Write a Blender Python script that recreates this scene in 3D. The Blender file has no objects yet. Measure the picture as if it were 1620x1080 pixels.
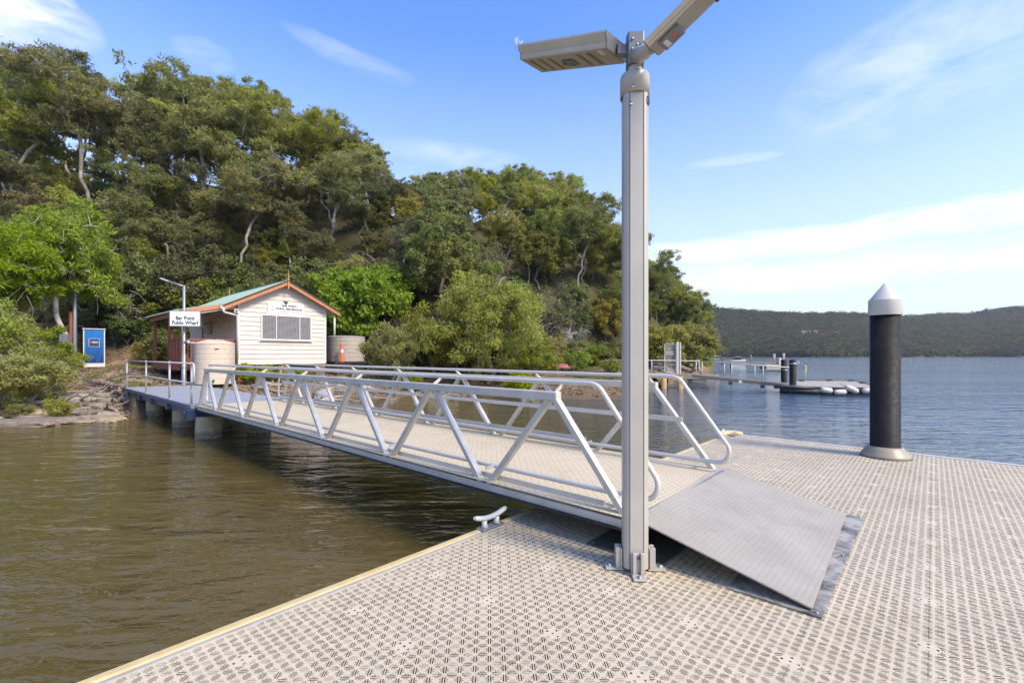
import bpy, math, random
import numpy as np
from mathutils import Vector, Matrix, Quaternion
random.seed(7)
S = bpy.context.scene
col = S.collection
F = 735.0; HZ = 561.0; H = 1.5; WZ = -0.5
TH = math.atan2(735, 667); CT, ST = math.cos(TH), math.sin(TH)

# ------------------------------------------------------------------ helpers
def d2w(a, b):
    return (CT*a - ST*b, ST*a + CT*b)

def at(px, D):
    return (px - 810)/F*D

class MB:
    """collects faces; coordinates are those of the thing's frame"""
    def __init__(s):
        s.v = []; s.f = []; s.sm = []
    def add(s, vs, fs, smooth=False):
        o = len(s.v); s.v += [tuple(v) for v in vs]
        s.f += [tuple(i + o for i in f) for f in fs]; s.sm += [smooth]*len(fs)
    def box(s, x0, x1, y0, y1, z0, z1):
        vs = [(x, y, z) for z in (z0, z1) for y in (y0, y1) for x in (x0, x1)]
        s.add(vs, [(0,2,3,1), (4,5,7,6), (0,1,5,4), (2,6,7,3), (0,4,6,2), (1,3,7,5)])
    def bar(s, p0, p1, w, h, up=(0,0,1), ex=0.0):
        p0 = Vector(p0); p1 = Vector(p1); d = (p1 - p0).normalized()
        p0 = p0 - d*ex; p1 = p1 + d*ex
        u = Vector(up); r = d.cross(u)
        if r.length < 1e-4: r = d.cross(Vector((1,0,0)))
        r.normalize(); u = r.cross(d)
        vs = []
        for p in (p0, p1):
            for a, b in ((-1,-1), (1,-1), (1,1), (-1,1)):
                vs.append(p + r*(a*w/2) + u*(b*h/2))
        s.add(vs, [(0,1,2,3), (7,6,5,4), (0,4,5,1), (1,5,6,2), (2,6,7,3), (3,7,4,0)])
    def tube(s, pts, r, n=10, cap=True, closed=False):
        pts = [Vector(p) for p in pts]
        rs = r if isinstance(r, (list, tuple)) else [r]*len(pts)
        m = len(pts); o = len(s.v); ref = None
        for i, p in enumerate(pts):
            if closed: t = pts[(i+1) % m] - pts[i-1]
            elif i == 0: t = pts[1] - pts[0]
            elif i == m-1: t = pts[-1] - pts[-2]
            else: t = (pts[i+1] - pts[i]).normalized() + (pts[i] - pts[i-1]).normalized()
            t.normalize()
            if ref is None:
                ref = t.cross(Vector((0,0,1)))
                if ref.length < 1e-3: ref = t.cross(Vector((1,0,0)))
            ref = (ref - t*ref.dot(t)).normalized(); b = t.cross(ref)
            for k in range(n):
                a = 2*math.pi*k/n
                q = p + (ref*math.cos(a) + b*math.sin(a))*rs[i]
                s.v.append(tuple(q))
        for i in range(m if closed else m-1):
            j = (i+1) % m
            for k in range(n):
                s.f.append((o+i*n+k, o+i*n+(k+1) % n, o+j*n+(k+1) % n, o+j*n+k)); s.sm.append(True)
        if cap and not closed:
            s.f.append(tuple(o+k for k in range(n))[::-1]); s.sm.append(False)
            s.f.append(tuple(o+(m-1)*n+k for k in range(n))); s.sm.append(False)
    def lathe(s, prof, n=32, c=(0,0), smooth=True):
        o = len(s.v)
        for r, z in prof:
            for k in range(n):
                a = 2*math.pi*k/n
                s.v.append((c[0]+r*math.cos(a), c[1]+r*math.sin(a), z))
        for i in range(len(prof)-1):
            for k in range(n):
                s.f.append((o+i*n+k, o+i*n+(k+1) % n, o+(i+1)*n+(k+1) % n, o+(i+1)*n+k)); s.sm.append(smooth)
        s.f.append(tuple(o+(len(prof)-1)*n+k for k in range(n))); s.sm.append(False)
    def prism(s, poly, z0, z1):
        n = len(poly)
        s.add([(x, y, z0) for x, y in poly] + [(x, y, z1) for x, y in poly],
              [tuple(range(n))[::-1], tuple(range(n, 2*n))] + [(i, (i+1) % n, n+(i+1) % n, n+i) for i in range(n)])
    def ext(s, poly, axis, c0, c1):
        """extrude polygon given in the two other axes along axis (0=x,1=y)"""
        n = len(poly)
        f = (lambda p, c: (c, p[0], p[1])) if axis == 0 else (lambda p, c: (p[0], c, p[1]))
        s.add([f(p, c0) for p in poly] + [f(p, c1) for p in poly],
              [tuple(range(n)), tuple(range(n, 2*n))[::-1]] + [(i, n+i, n+(i+1) % n, (i+1) % n) for i in range(n)])
    def xform(s, M):
        s.v = [tuple(M @ Vector(v)) for v in s.v]; return s
    def merge(s, o, M=None):
        s.add([tuple(M @ Vector(v)) for v in o.v] if M else o.v, o.f); s.sm[-len(o.f):] = o.sm

def link(o, parent=None):
    col.objects.link(o)
    if parent is not None: o.parent = parent
    return o

def build(name, mb, mat, parent=None, bevel=0, fix=True):
    me = bpy.data.meshes.new(name)
    off = parent.get('_base', (0,0,0)) if parent else (0,0,0)
    vs = [(v[0]-off[0], v[1]-off[1], v[2]-off[2]) for v in mb.v]
    me.from_pydata(vs, [], mb.f)
    me.polygons.foreach_set('use_smooth', mb.sm)
    me.update()
    if fix:
        import bmesh
        bm = bmesh.new(); bm.from_mesh(me); bmesh.ops.recalc_face_normals(bm, faces=bm.faces); bm.to_mesh(me); bm.free()
    me.materials.append(mat)
    o = bpy.data.objects.new(name, me)
    if parent is not None: o['_base'] = off
    if bevel:
        m = o.modifiers.new('bevel', 'BEVEL'); m.width = bevel; m.segments = 2; m.limit_method = 'ANGLE'; m.angle_limit = 0.7
    link(o, parent)
    return o

def np_mesh(name, verts, quads, mat, parent=None, tri=False, smooth=False):
    k = 3 if tri else 4
    me = bpy.data.meshes.new(name)
    me.vertices.add(len(verts)); me.vertices.foreach_set('co', np.asarray(verts, dtype=np.float32).ravel())
    nf = len(quads)
    me.loops.add(nf*k); me.loops.foreach_set('vertex_index', np.asarray(quads, dtype=np.int32).ravel())
    me.polygons.add(nf); me.polygons.foreach_set('loop_start', np.arange(nf, dtype=np.int32)*k)
    me.polygons.foreach_set('loop_total', np.full(nf, k, dtype=np.int32))
    if smooth: me.polygons.foreach_set('use_smooth', np.ones(nf, dtype=bool))
    me.update(calc_edges=True); me.validate()
    me.materials.append(mat)
    o = bpy.data.objects.new(name, me)
    return link(o, parent)

def tag(o, label=None, cat=None, group=None, kind=None):
    if label: o['label'] = label
    if cat: o['category'] = cat
    if group: o['group'] = group
    if kind: o['kind'] = kind
    return o

def thing(name, label, cat, base=(0,0,0), frame='dock', group=None):
    """Empty at the base; base given in the thing's frame (dock = rotated frame of the wharf)"""
    o = bpy.data.objects.new(name, None); o.empty_display_size = .2
    link(o)
    if frame == 'dock':
        x, y = d2w(base[0], base[1]); o.location = (x, y, base[2]); o.rotation_euler = (0, 0, TH)
    else:
        o.location = base
    o['_base'] = base
    return tag(o, label, cat, group)

def kids(o): return [c for c in bpy.data.objects if c.parent == o]

def copy_tree(o, parent=None):
    c = o.copy(); col.objects.link(c)
    if parent is not None: c.parent = parent
    for ch in list(o.children): copy_tree(ch, c)
    return c

def text(name, s, size, mat, parent, M, bold=0.0, depth=0.002, align='CENTER', shear=0, sx=1.0):
    cu = bpy.data.curves.new(name, 'FONT'); cu.body = s; cu.size = size; cu.align_x = align; cu.align_y = 'CENTER'
    cu.extrude = depth; cu.offset = bold; cu.shear = shear; cu.resolution_u = 4
    t = bpy.data.objects.new(name, cu); col.objects.link(t)
    dg = bpy.context.evaluated_depsgraph_get(); dg.update()
    me = bpy.data.meshes.new_from_object(t.evaluated_get(dg))
    bpy.data.objects.remove(t)
    me.transform(M @ Matrix.Diagonal((sx, 1, 1, 1)))
    off = parent.get('_base', (0,0,0)); me.transform(Matrix.Translation(-Vector(off)))
    me.materials.clear(); me.materials.append(mat)
    o = bpy.data.objects.new(name, me); o['_base'] = off
    return link(o, parent)

# ------------------------------------------------------------------ node helpers
class E:
    def __init__(s, nt, v): s.nt = nt; s.v = v
    def _m(s, op, *a, clamp=False):
        n = s.nt.nodes.new('ShaderNodeMath'); n.operation = op; n.use_clamp = clamp
        for i, x in enumerate((s,) + a):
            x = x.v if isinstance(x, E) else x
            if isinstance(x, (int, float)): n.inputs[i].default_value = x
            else: s.nt.links.new(x, n.inputs[i])
        return E(s.nt, n.outputs[0])
    def __add__(s, o): return s._m('ADD', o)
    def __sub__(s, o): return s._m('SUBTRACT', o)
    def __rsub__(s, o): return (s*-1)._m('ADD', o)
    def __mul__(s, o): return s._m('MULTIPLY', o)
    def __truediv__(s, o): return s._m('DIVIDE', o)
    def fl(s): return s._m('FLOOR')
    def fr(s): return s._m('FRACT')
    def ab(s): return s._m('ABSOLUTE')
    def lt(s, o): return s._m('LESS_THAN', o)
    def gt(s, o): return s._m('GREATER_THAN', o)
    def mod(s, o): return s._m('FLOORED_MODULO', o)
    def mx(s, o): return s._m('MAXIMUM', o)
    def mn(s, o): return s._m('MINIMUM', o)
    def pw(s, o): return s._m('POWER', o)
    def sin(s): return s._m('SINE')
    def cl(s): return s._m('ADD', 0.0, clamp=True)
    def rng(s, a, b, c=0.0, d=1.0):
        n = s.nt.nodes.new('ShaderNodeMapRange'); s.nt.links.new(s.v, n.inputs[0])
        for i, x in enumerate((a, b, c, d)): n.inputs[i+1].default_value = x
        return E(s.nt, n.outputs[0])

def newmat(name):
    m = bpy.data.materials.new(name); m.use_nodes = True
    nt = m.node_tree; b = nt.nodes['Principled BSDF']
    return m, nt, b

def coord(nt, kind='Object', scale=(1,1,1)):
    t = nt.nodes.new('ShaderNodeTexCoord'); mp = nt.nodes.new('ShaderNodeMapping')
    mp.inputs['Scale'].default_value = scale
    nt.links.new(t.outputs[kind], mp.inputs[0]); return mp.outputs[0]

def worldpos(nt, scale=(1,1,1)):
    t = nt.nodes.new('ShaderNodeNewGeometry'); mp = nt.nodes.new('ShaderNodeMapping')
    mp.inputs['Scale'].default_value = scale
    nt.links.new(t.outputs['Position'], mp.inputs[0]); return mp.outputs[0]

def noise(nt, vec, scale, detail=4, rough=.55, dist=0):
    n = nt.nodes.new('ShaderNodeTexNoise'); n.inputs['Scale'].default_value = scale
    n.inputs['Detail'].default_value = detail; n.inputs['Roughness'].default_value = rough
    n.inputs['Distortion'].default_value = dist
    nt.links.new(vec, n.inputs['Vector']); return E(nt, n.outputs['Fac'])

def mix(nt, fac, a, b):
    n = nt.nodes.new('ShaderNodeMix'); n.data_type = 'RGBA'
    for s, x in ((0, fac), (6, a), (7, b)):
        x = x.v if isinstance(x, E) else x
        if isinstance(x, (int, float)): n.inputs[s].default_value = x
        elif isinstance(x, tuple): n.inputs[s].default_value = (*x[:3], 1)
        else: nt.links.new(x, n.inputs[s])
    return n.outputs[2]

def bump(nt, bsdf, h, strength=.3, dist=.01):
    b = nt.nodes.new('ShaderNodeBump'); b.inputs['Strength'].default_value = strength; b.inputs['Distance'].default_value = dist
    nt.links.new(h.v if isinstance(h, E) else h, b.inputs['Height']); nt.links.new(b.outputs[0], bsdf.inputs['Normal'])
    return b

def paint(name, c, c2=None, rough=.5, metal=0.0, scale=6, amt=(.35,.7), bmp=0, bscale=60, bdist=.002, spec=.5):
    m, nt, b = newmat(name)
    c2 = c2 or tuple(x*.8 for x in c)
    v = coord(nt)
    f = noise(nt, v, scale, 6).rng(amt[0], amt[1])
    nt.links.new(mix(nt, f, c, c2), b.inputs['Base Color'])
    r = noise(nt, v, scale*2.3, 3).rng(.3, .7, rough*.85, min(1, rough*1.15)); nt.links.new(r.v, b.inputs['Roughness'])
    b.inputs['Metallic'].default_value = metal
    b.inputs['Specular IOR Level'].default_value = spec
    if bmp: bump(nt, b, noise(nt, v, bscale, 5), bmp, bdist)
    return m

M = {}
M['alu'] = paint('aluminium', (.60,.565,.49), (.45,.425,.37), .48, .22, 5, (.3,.75), .15, 90, .001)
M['alu_white'] = paint('painted_aluminium', (.60,.575,.52), (.50,.48,.43), .42, .12, 4, (.3,.7), .08, 60)
M['pole'] = paint('pole_grey', (.46,.43,.365), (.40,.37,.31), .45, .15, 3, (.3,.7), .08, 70)
def spotted(m, thr=.035, sc=26):
    nt = m.node_tree; b = nt.nodes['Principled BSDF']; v = nt.nodes.new('ShaderNodeTexVoronoi'); v.inputs['Scale'].default_value = sc
    t = nt.nodes.new('ShaderNodeTexCoord'); nt.links.new(t.outputs['Object'], v.inputs['Vector'])
    f = E(nt, v.outputs['Distance']).lt(thr); src = b.inputs['Base Color'].links[0].from_socket
    nt.links.new(mix(nt, f, src, (.08,.07,.06)), b.inputs['Base Color'])
spotted(M['pole'])
M['galv'] = paint('galvanised', (.36,.37,.38), (.22,.23,.25), .45, .6, 25, (.35,.65), .2, 60)
M['steel'] = paint('stainless', (.6,.6,.6), None, .25, .9)
M['dark'] = paint('dark_metal', (.03,.03,.032), (.05,.05,.05), .5)
M['cream'] = paint('cream_plastic', (.62,.57,.49), (.56,.51,.43), .5)
M['floatdeck'] = paint('bleached_float_deck', (.42,.37,.30), (.27,.235,.19), .85, 0, 4, (.3,.7), .3, 30)
M['fender'] = paint('yellow_fender', (.58,.45,.22), (.47,.35,.15), .55, 0, 8)
M['under'] = paint('float_body', (.022,.018,.014), (.04,.033,.026), .8, 0, 9)
M['hdpe'] = paint('black_sleeve', (.013,.012,.0115), (.022,.020,.019), .6, 0, 7, (.4,.7), .25, 160, .002, .2)
M['trimdull'] = paint('dull_trim', (.36,.34,.30), (.28,.265,.23), .6)
M['white'] = paint('white_plastic', (.54,.52,.46), (.47,.45,.40), .5)
M['sand_plastic'] = paint('tan_collar', (.33,.275,.19), (.28,.235,.16), .45)
M['weather'] = paint('weatherboard_paint', (.63,.55,.47), (.54,.46,.39), .6, 0, 3, (.35,.75), .1, 40)
M['trim'] = paint('cream_trim', (.68,.64,.58), (.6,.56,.5), .55)
M['orange'] = paint('terracotta_paint', (.50,.20,.075), (.40,.15,.06), .55, 0, 6)
M['redwood'] = paint('red_brown_paint', (.33,.09,.045), (.22,.06,.035), .6, 0, 9, (.3,.7), .2, 40)
M['greenroof'] = paint('pale_green_roof', (.33,.43,.36), (.27,.36,.31), .45, .1, 4)
M['bluesteel'] = paint('blue_grey_steel', (.10,.13,.19), (.06,.08,.13), .5, .2, 8)
M['navy'] = paint('navy_paint', (.02,.035,.09), (.03,.05,.11), .4)
M['whitesign'] = paint('sign_white', (.76,.77,.78), (.72,.73,.74), .4, 0, 2)
M['black'] = paint('sign_black', (.02,.02,.022), None, .5)
M['signred'] = paint('sign_red', (.45,.03,.03), None, .5)
M['signgreen'] = paint('sign_green', (.03,.22,.16), None, .5)
M['tank'] = paint('tank_cream', (.58,.48,.36), (.51,.42,.31), .5, 0, 5, (.35,.7))
M['tank2'] = paint('tank_old', (.46,.41,.34), (.33,.29,.24), .6, 0, 7)
M['hivis'] = paint('bright_orange', (.75,.10,.02), (.62,.08,.02), .5)
M['glassdark'] = paint('dark_glass', (.012,.014,.017), None, .12)
M['solar'] = paint('solar_glass', (.015,.02,.05), None, .1)
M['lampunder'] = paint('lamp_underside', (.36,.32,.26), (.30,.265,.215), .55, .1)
M['bronze'] = paint('lamp_grey', (.2,.2,.2), (.15,.15,.15), .45, .3)
M['timber'] = paint('grey_timber', (.27,.23,.19), (.17,.14,.11), .8, 0, 12, (.3,.7), .4, 40, .004)
M['drift'] = paint('driftwood', (.42,.36,.29), (.22,.18,.14), .85, 0, 5, (.3,.7), .4, 30, .006)
M['yellowpier'] = paint('ochre_pier', (.42,.27,.11), (.3,.19,.08), .8, 0, 4)
M['buoy'] = paint('buoy_yellow', (.7,.45,.03), None, .4)
M['pinkhull'] = paint('faded_red_hull', (.38,.13,.14), (.3,.1,.11), .45)
M['tarp'] = paint('blue_tarp', (.02,.05,.17), (.03,.07,.2), .6)
M['barkpale'] = paint('pale_bark', (.34,.30,.26), (.19,.16,.13), .85, 0, 3, (.35,.65), .5, 12, .02)
M['barkdark'] = paint('dark_bark', (.13,.10,.08), (.07,.055,.045), .9, 0, 4, (.35,.65), .5, 12, .02)
M['barkred'] = paint('reddish_bark', (.30,.20,.15), (.15,.10,.075), .85, 0, 2.5, (.35,.65), .5, 12, .02)
M['twig'] = paint('dry_twigs', (.22,.18,.15), (.12,.095,.08), .9, 0, 3)
M['twigpale'] = paint('bleached_twigs', (.42,.39,.35), (.3,.27,.24), .9, 0, 3)

def concrete(name, c, c2, waterline=None):
    m, nt, b = newmat(name); v = coord(nt)
    f = noise(nt, v, 7, 8, .65).rng(.35, .65)
    cc = mix(nt, f, c, c2)
    if waterline is not None:
        z = nt.nodes.new('ShaderNodeSeparateXYZ'); g = nt.nodes.new('ShaderNodeNewGeometry')
        nt.links.new(g.outputs['Position'], z.inputs[0])
        zz = E(nt, z.outputs[2]) + noise(nt, v, 9, 4).rng(0, 1, -.08, .08)
        cc = mix(nt, zz.rng(waterline+.12, waterline-.02), cc, (.13,.105,.07))
        # oyster band just above the water
        oy = noise(nt, v, 45, 2).gt(.56)*zz.lt(waterline-.02)
        cc = mix(nt, oy, cc, (.38,.36,.32))
    nt.links.new(cc, b.inputs['Base Color']); b.inputs['Roughness'].default_value = .85
    bump(nt, b, noise(nt, v, 45, 6), .5, .01)
    return m
M['conc'] = concrete('grey_concrete', (.30,.31,.32), (.23,.24,.25))
M['pierc'] = concrete('weathered_pier', (.42,.34,.22), (.27,.22,.145), -.40)
M['stone'] = concrete('wall_stone', (.30,.22,.15), (.12,.10,.08))
M['rock'] = concrete('shore_rock', (.40,.31,.19), (.20,.15,.10))

# --- cut-out deck panel: every slot is a real see-through hole in the sheet
def deck_mat(name, cell, ca, cb, rosette=True, kind='cross'):
    m, nt, b = newmat(name)
    t = nt.nodes.new('ShaderNodeTexCoord'); sp = nt.nodes.new('ShaderNodeSeparateXYZ'); nt.links.new(t.outputs['Object'], sp.inputs[0])
    X = E(nt, sp.outputs[0]); Y = E(nt, sp.outputs[1])
    v = t.outputs['Object']
    gx = X/cell; gy = Y/cell
    fx = gx.fr() - .5; fy = gy.fr() - .5
    par = (gx.fl() + gy.fl()).mod(2).gt(.5)
    sg = par*2 - 1
    fx2 = fx*sg
    s = ((fx2 + fy)*.7071).ab(); q = ((fx2 - fy)*.7071)
    qa = q.ab()
    border = fx.ab().mx(fy.ab()).lt(.415)
    if kind == 'cross':
        slot = ((s - .115).ab().lt(.056))*(qa.lt(.47))
        small = ((s - .36).ab().lt(.045))*((qa - .13).ab().lt(.05))
        mid = ((s - .255).ab().lt(.020))*(qa.lt(.22))
        hole = slot.mx(small).mx(mid)*border
    else:
        slot = ((fx.ab() - .13).ab().lt(.06))*(fy.ab().lt(.2))*par
        dash = ((fy.ab() - .18).ab().lt(.03))*(fx.ab().lt(.2))*(1 - par)
        hole = slot.mx(dash)
    # shallow (blind) pockets here and there
    blind = (noise(nt, v, 11.0, 1).gt(.52))*par if kind == 'cross' else par*0
    if rosette:
        rx = ((X - .2)/.6 + .5).fr()*.6 - .3; ry = ((Y - .02)/.5 + .5).fr()*.5 - .25
        rr = (rx*rx + ry*ry).pw(.5)
        dots = (rx*rx*4 + ry*ry*4).lt(.0002)
        ring = ((rr - .036).ab().lt(.006))*(((rx*70).sin()*(ry*70).sin()).ab().lt(.25))
        ros = rr.lt(.05)
        hole = (hole*(1 - ros)).mx(dots).mx(ring)
        seam = ry.ab().lt(.0009)
        hole = hole.mx(seam*rr.gt(.05))
        # joint between panel lengths
    wear = noise(nt, v, 1.3, 6, .6).rng(.35, .7)
    fine = noise(nt, v, 55, 3).rng(.3, .7)
    c = mix(nt, wear, ca, cb)
    c = mix(nt, fine*.25, c, tuple(x*.72 for x in ca))
    st = noise(nt, v, 3.1, 7, .7).rng(.56, .72)
    c = mix(nt, st*.4, c, (.32,.24,.14))
    if rosette:
        wn = nt.nodes.new('ShaderNodeTexWhiteNoise'); wn.noise_dimensions = '2D'; cv = nt.nodes.new('ShaderNodeCombineXYZ')
        nt.links.new(((X - .2)/1.2).fl().v, cv.inputs[0]); nt.links.new(((Y - .02)/.5).fl().v, cv.inputs[1]); nt.links.new(cv.outputs[0], wn.inputs['Vector'])
        c = mix(nt, E(nt, wn.outputs['Value'])*.22, c, (.46,.40,.31))
        grime = noise(nt, v, .7, 5, .6).rng(.5, .68)*noise(nt, v, 30, 3).rng(.35, .6)
        c = mix(nt, grime*.35, c, (.25,.20,.14))
    if rosette: c = mix(nt, ros*.3, c, (.60,.50,.37))
    nt.links.new(c, b.inputs['Base Color']); b.inputs['Roughness'].default_value = .62
    edge = (s*9).sin()*border
    bump(nt, b, noise(nt, v, 300, 2), .25, .0012)
    tr = nt.nodes.new('ShaderNodeBsdfTransparent'); mx = nt.nodes.new('ShaderNodeMixShader')
    nt.links.new((hole*(1 - blind*.5)).v if kind == 'cross' else hole.v, mx.inputs[0])
    nt.links.new(b.outputs[0], mx.inputs[1]); nt.links.new(tr.outputs[0], mx.inputs[2])
    nt.links.new(mx.outputs[0], nt.nodes['Material Output'].inputs[0])
    return m
M['deck'] = deck_mat('deck_panel', .05, (.615,.517,.347), (.545,.455,.30))
M['gfloor'] = deck_mat('walkway_panel', .045, (.62,.525,.355), (.55,.46,.305), False, 'dash')

# --- tread plate
def tread():
    m, nt, b = newmat('tread_plate')
    t = nt.nodes.new('ShaderNodeTexCoord'); sp = nt.nodes.new('ShaderNodeSeparateXYZ'); nt.links.new(t.outputs['Object'], sp.inputs[0])
    X = E(nt, sp.outputs[0])/.034; Y = E(nt, sp.outputs[1])/.034
    par = (X.fl() + Y.fl()).mod(2).gt(.5)
    fx = X.fr() - .5; fy = Y.fr() - .5
    s = (fx + fy)*.7071; q = (fx - fy)*.7071
    l1 = 1 - ((s*s)/.16 + (q*q)/.008); l2 = 1 - ((q*q)/.16 + (s*s)/.008)
    h = ((l1*par).mx(l2*(1 - par))).mx(0).pw(.5)
    v = t.outputs['Object']
    w = noise(nt, v, 2.2, 7, .65).rng(.3, .7)
    c = mix(nt, w, (.39,.35,.275), (.30,.265,.205))
    c = mix(nt, h*.35, c, (.42,.39,.335))
    st = noise(nt, v, 14, 5, .7).rng(.64, .72)
    c = mix(nt, st*.5, c, (.16,.10,.05))
    nt.links.new(c, b.inputs['Base Color']); b.inputs['Roughness'].default_value = .55; b.inputs['Metallic'].default_value = .08
    bump(nt, b, h, .9, .006)
    return m
M['tread'] = tread()
def scuffed():
    m, nt, b = newmat('scuffed_steel'); v = coord(nt)
    f = noise(nt, v, 5, 8, .7, .6).rng(.42, .62)
    c = mix(nt, f, (.38,.355,.30), (.07,.064,.055))
    nt.links.new(c, b.inputs['Base Color']); b.inputs['Roughness'].default_value = .55; b.inputs['Metallic'].default_value = .1
    return m
M['scuff'] = scuffed()
M['wear'] = paint('dark_wear_plate', (.10,.095,.08), (.06,.056,.048), .65, .0, 14)

def mesh_screen():
    m, nt, b = newmat('diamond_mesh')
    t = nt.nodes.new('ShaderNodeTexCoord'); sp = nt.nodes.new('ShaderNodeSeparateXYZ'); nt.links.new(t.outputs['Object'], sp.inputs[0])
    X = E(nt, sp.outputs[0])/.125; Z = E(nt, sp.outputs[2])/.105
    a = ((X + Z).fr() - .5).ab(); c = ((X - Z).fr() - .5).ab()
    bar = a.mx(c).gt(.385)
    nt.links.new(mix(nt, .0, (.42,.41,.40), (.5,.5,.5)), b.inputs['Base Color']); b.inputs['Roughness'].default_value = .6
    tr = nt.nodes.new('ShaderNodeBsdfTransparent'); mx = nt.nodes.new('ShaderNodeMixShader')
    nt.links.new(bar.v, mx.inputs[0]); nt.links.new(tr.outputs[0], mx.inputs[1]); nt.links.new(b.outputs[0], mx.inputs[2])
    nt.links.new(mx.outputs[0], nt.nodes['Material Output'].inputs[0])
    return m
M['mesh'] = mesh_screen()
def wire_screen():
    m, nt, b = newmat('wire_mesh')
    t = nt.nodes.new('ShaderNodeTexCoord'); sp = nt.nodes.new('ShaderNodeSeparateXYZ'); nt.links.new(t.outputs['Object'], sp.inputs[0])
    X = E(nt, sp.outputs[0])/.05; Z = E(nt, sp.outputs[2])/.05
    bar = (X.fr() - .5).ab().mx((Z.fr() - .5).ab()).gt(.42)
    b.inputs['Base Color'].default_value = (.45,.45,.44,1)
    tr = nt.nodes.new('ShaderNodeBsdfTransparent'); mx = nt.nodes.new('ShaderNodeMixShader')
    nt.links.new(bar.v, mx.inputs[0]); nt.links.new(tr.outputs[0], mx.inputs[1]); nt.links.new(b.outputs[0], mx.inputs[2])
    nt.links.new(mx.outputs[0], nt.nodes['Material Output'].inputs[0])
    return m
M['wire'] = wire_screen()

def leafmat(name, c1, c2, rnd=.25, trans=.3):
    m, nt, b = newmat(name)
    oi = nt.nodes.new('ShaderNodeObjectInfo'); r = E(nt, oi.outputs['Random'])
    v = worldpos(nt)
    f = noise(nt, v, .9, 3, .6).rng(.32, .68)
    f2 = noise(nt, v, 9, 2).rng(.3, .7)
    c = mix(nt, (f*.6 + f2*.4), c1, c2)
    hsv = nt.nodes.new('ShaderNodeHueSaturation'); nt.links.new(c, hsv.inputs['Color'])
    nt.links.new(r.rng(0, 1, .5 - .02, .5 + .02).v, hsv.inputs['Hue'])
    nt.links.new((r*7.31).fr().rng(0, 1, 1 - rnd, 1 + rnd).v, hsv.inputs['Value'])
    nt.links.new((r*3.77).fr().rng(0, 1, .85, 1.15).v, hsv.inputs['Saturation'])
    b.inputs['Roughness'].default_value = .62; b.inputs['Specular IOR Level'].default_value = .2
    nt.links.new(hsv.outputs[0], b.inputs['Base Color'])
    tl = nt.nodes.new('ShaderNodeBsdfTranslucent'); nt.links.new(hsv.outputs[0], tl.inputs[0])
    mx = nt.nodes.new('ShaderNodeMixShader'); mx.inputs[0].default_value = trans+.2
    nt.links.new(b.outputs[0], mx.inputs[1]); nt.links.new(tl.outputs[0], mx.inputs[2])
    nt.links.new(mx.outputs[0], nt.nodes['Material Output'].inputs[0])
    return m
L = {
 'euc': leafmat('leaf_eucalypt', (.215,.220,.060), (.35,.35,.095)),
 'eucd': leafmat('leaf_dark', (.155,.170,.048), (.26,.265,.075)),
 'rain': leafmat('leaf_broad', (.145,.190,.045), (.25,.29,.065)),
 'yel': leafmat('leaf_yellow_green', (.27,.30,.052), (.42,.42,.080)),
 'she': leafmat('leaf_sheoak', (.16,.175,.058), (.26,.265,.09), .15),
 'mang': leafmat('leaf_mangrove', (.22,.245,.042), (.43,.42,.080), .12),
 'bright': leafmat('leaf_bright', (.17,.24,.020), (.32,.37,.045), .08),
 'lime': leafmat('leaf_lime', (.22,.28,.024), (.40,.43,.050), .1),
 'gold': leafmat('leaf_gold', (.27,.25,.07), (.38,.33,.10), .15),
}
SKX, SKY, HAZE = 0.0, 0.0, 0.00017
# ================================================================== camera, light, world
cam = bpy.data.cameras.new('camera'); co = bpy.data.objects.new('camera', cam); link(co)
co.location = (0, 0, H); co.rotation_euler = (math.pi/2, 0, 0)
cam.sensor_width = 36; cam.lens = 36*F/1620; cam.shift_y = 21/1620; cam.clip_end = 20000; cam.clip_start = .05
S.camera = co
SUN_EL = math.radians(44); sd = Vector((.80, -.60, 0)).normalized()
sun = bpy.data.lights.new('sun', 'SUN'); sun.energy = 2.5; sun.angle = math.radians(15); sun.color = (1, .89, .73)
so = bpy.data.objects.new('sun', sun); link(so)
sdir = Vector((sd.x*math.cos(SUN_EL), sd.y*math.cos(SUN_EL), math.sin(SUN_EL)))
so.rotation_euler = sdir.to_track_quat('Z', 'Y').to_euler(); so.location = sdir*50
w = bpy.data.worlds.new('World'); S.world = w; w.use_nodes = True
nt = w.node_tree; bg = nt.nodes['Background']
sky = nt.nodes.new('ShaderNodeTexSky'); sky.sky_type = 'NISHITA'; sky.sun_disc = False
sky.sun_elevation = SUN_EL; sky.sun_rotation = math.atan2(sd.x, sd.y); sky.air_density = 1.0; sky.dust_density = .6; sky.ozone_density = 2.5; sky.altitude = 0
hs = nt.nodes.new('ShaderNodeHueSaturation'); hs.inputs['Saturation'].default_value = 1.24; hs.inputs['Hue'].default_value = .515
nt.links.new(sky.outputs[0], hs.inputs['Color'])
tc = nt.nodes.new('ShaderNodeTexCoord'); sp = nt.nodes.new('ShaderNodeSeparateXYZ'); nt.links.new(tc.outputs['Generated'], sp.inputs[0])
Xd = E(nt, sp.outputs[0]); Yd = E(nt, sp.outputs[1]); Z = E(nt, sp.outputs[2])
az = Xd._m('ARCTAN2', Yd)*57.2958; el = Z._m('ARCSINE')*57.2958
cb = nt.nodes.new('ShaderNodeCombineXYZ'); nt.links.new((az*.1).v, cb.inputs[0]); nt.links.new((el*.1).v, cb.inputs[1])
def stretch(vec, s, r=0, off=(0,0,0)):
    mp = nt.nodes.new('ShaderNodeMapping'); mp.inputs['Scale'].default_value = s; mp.inputs['Rotation'].default_value = (0, 0, r); mp.inputs['Location'].default_value = off
    nt.links.new(vec, mp.inputs[0]); return mp.outputs[0]
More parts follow.
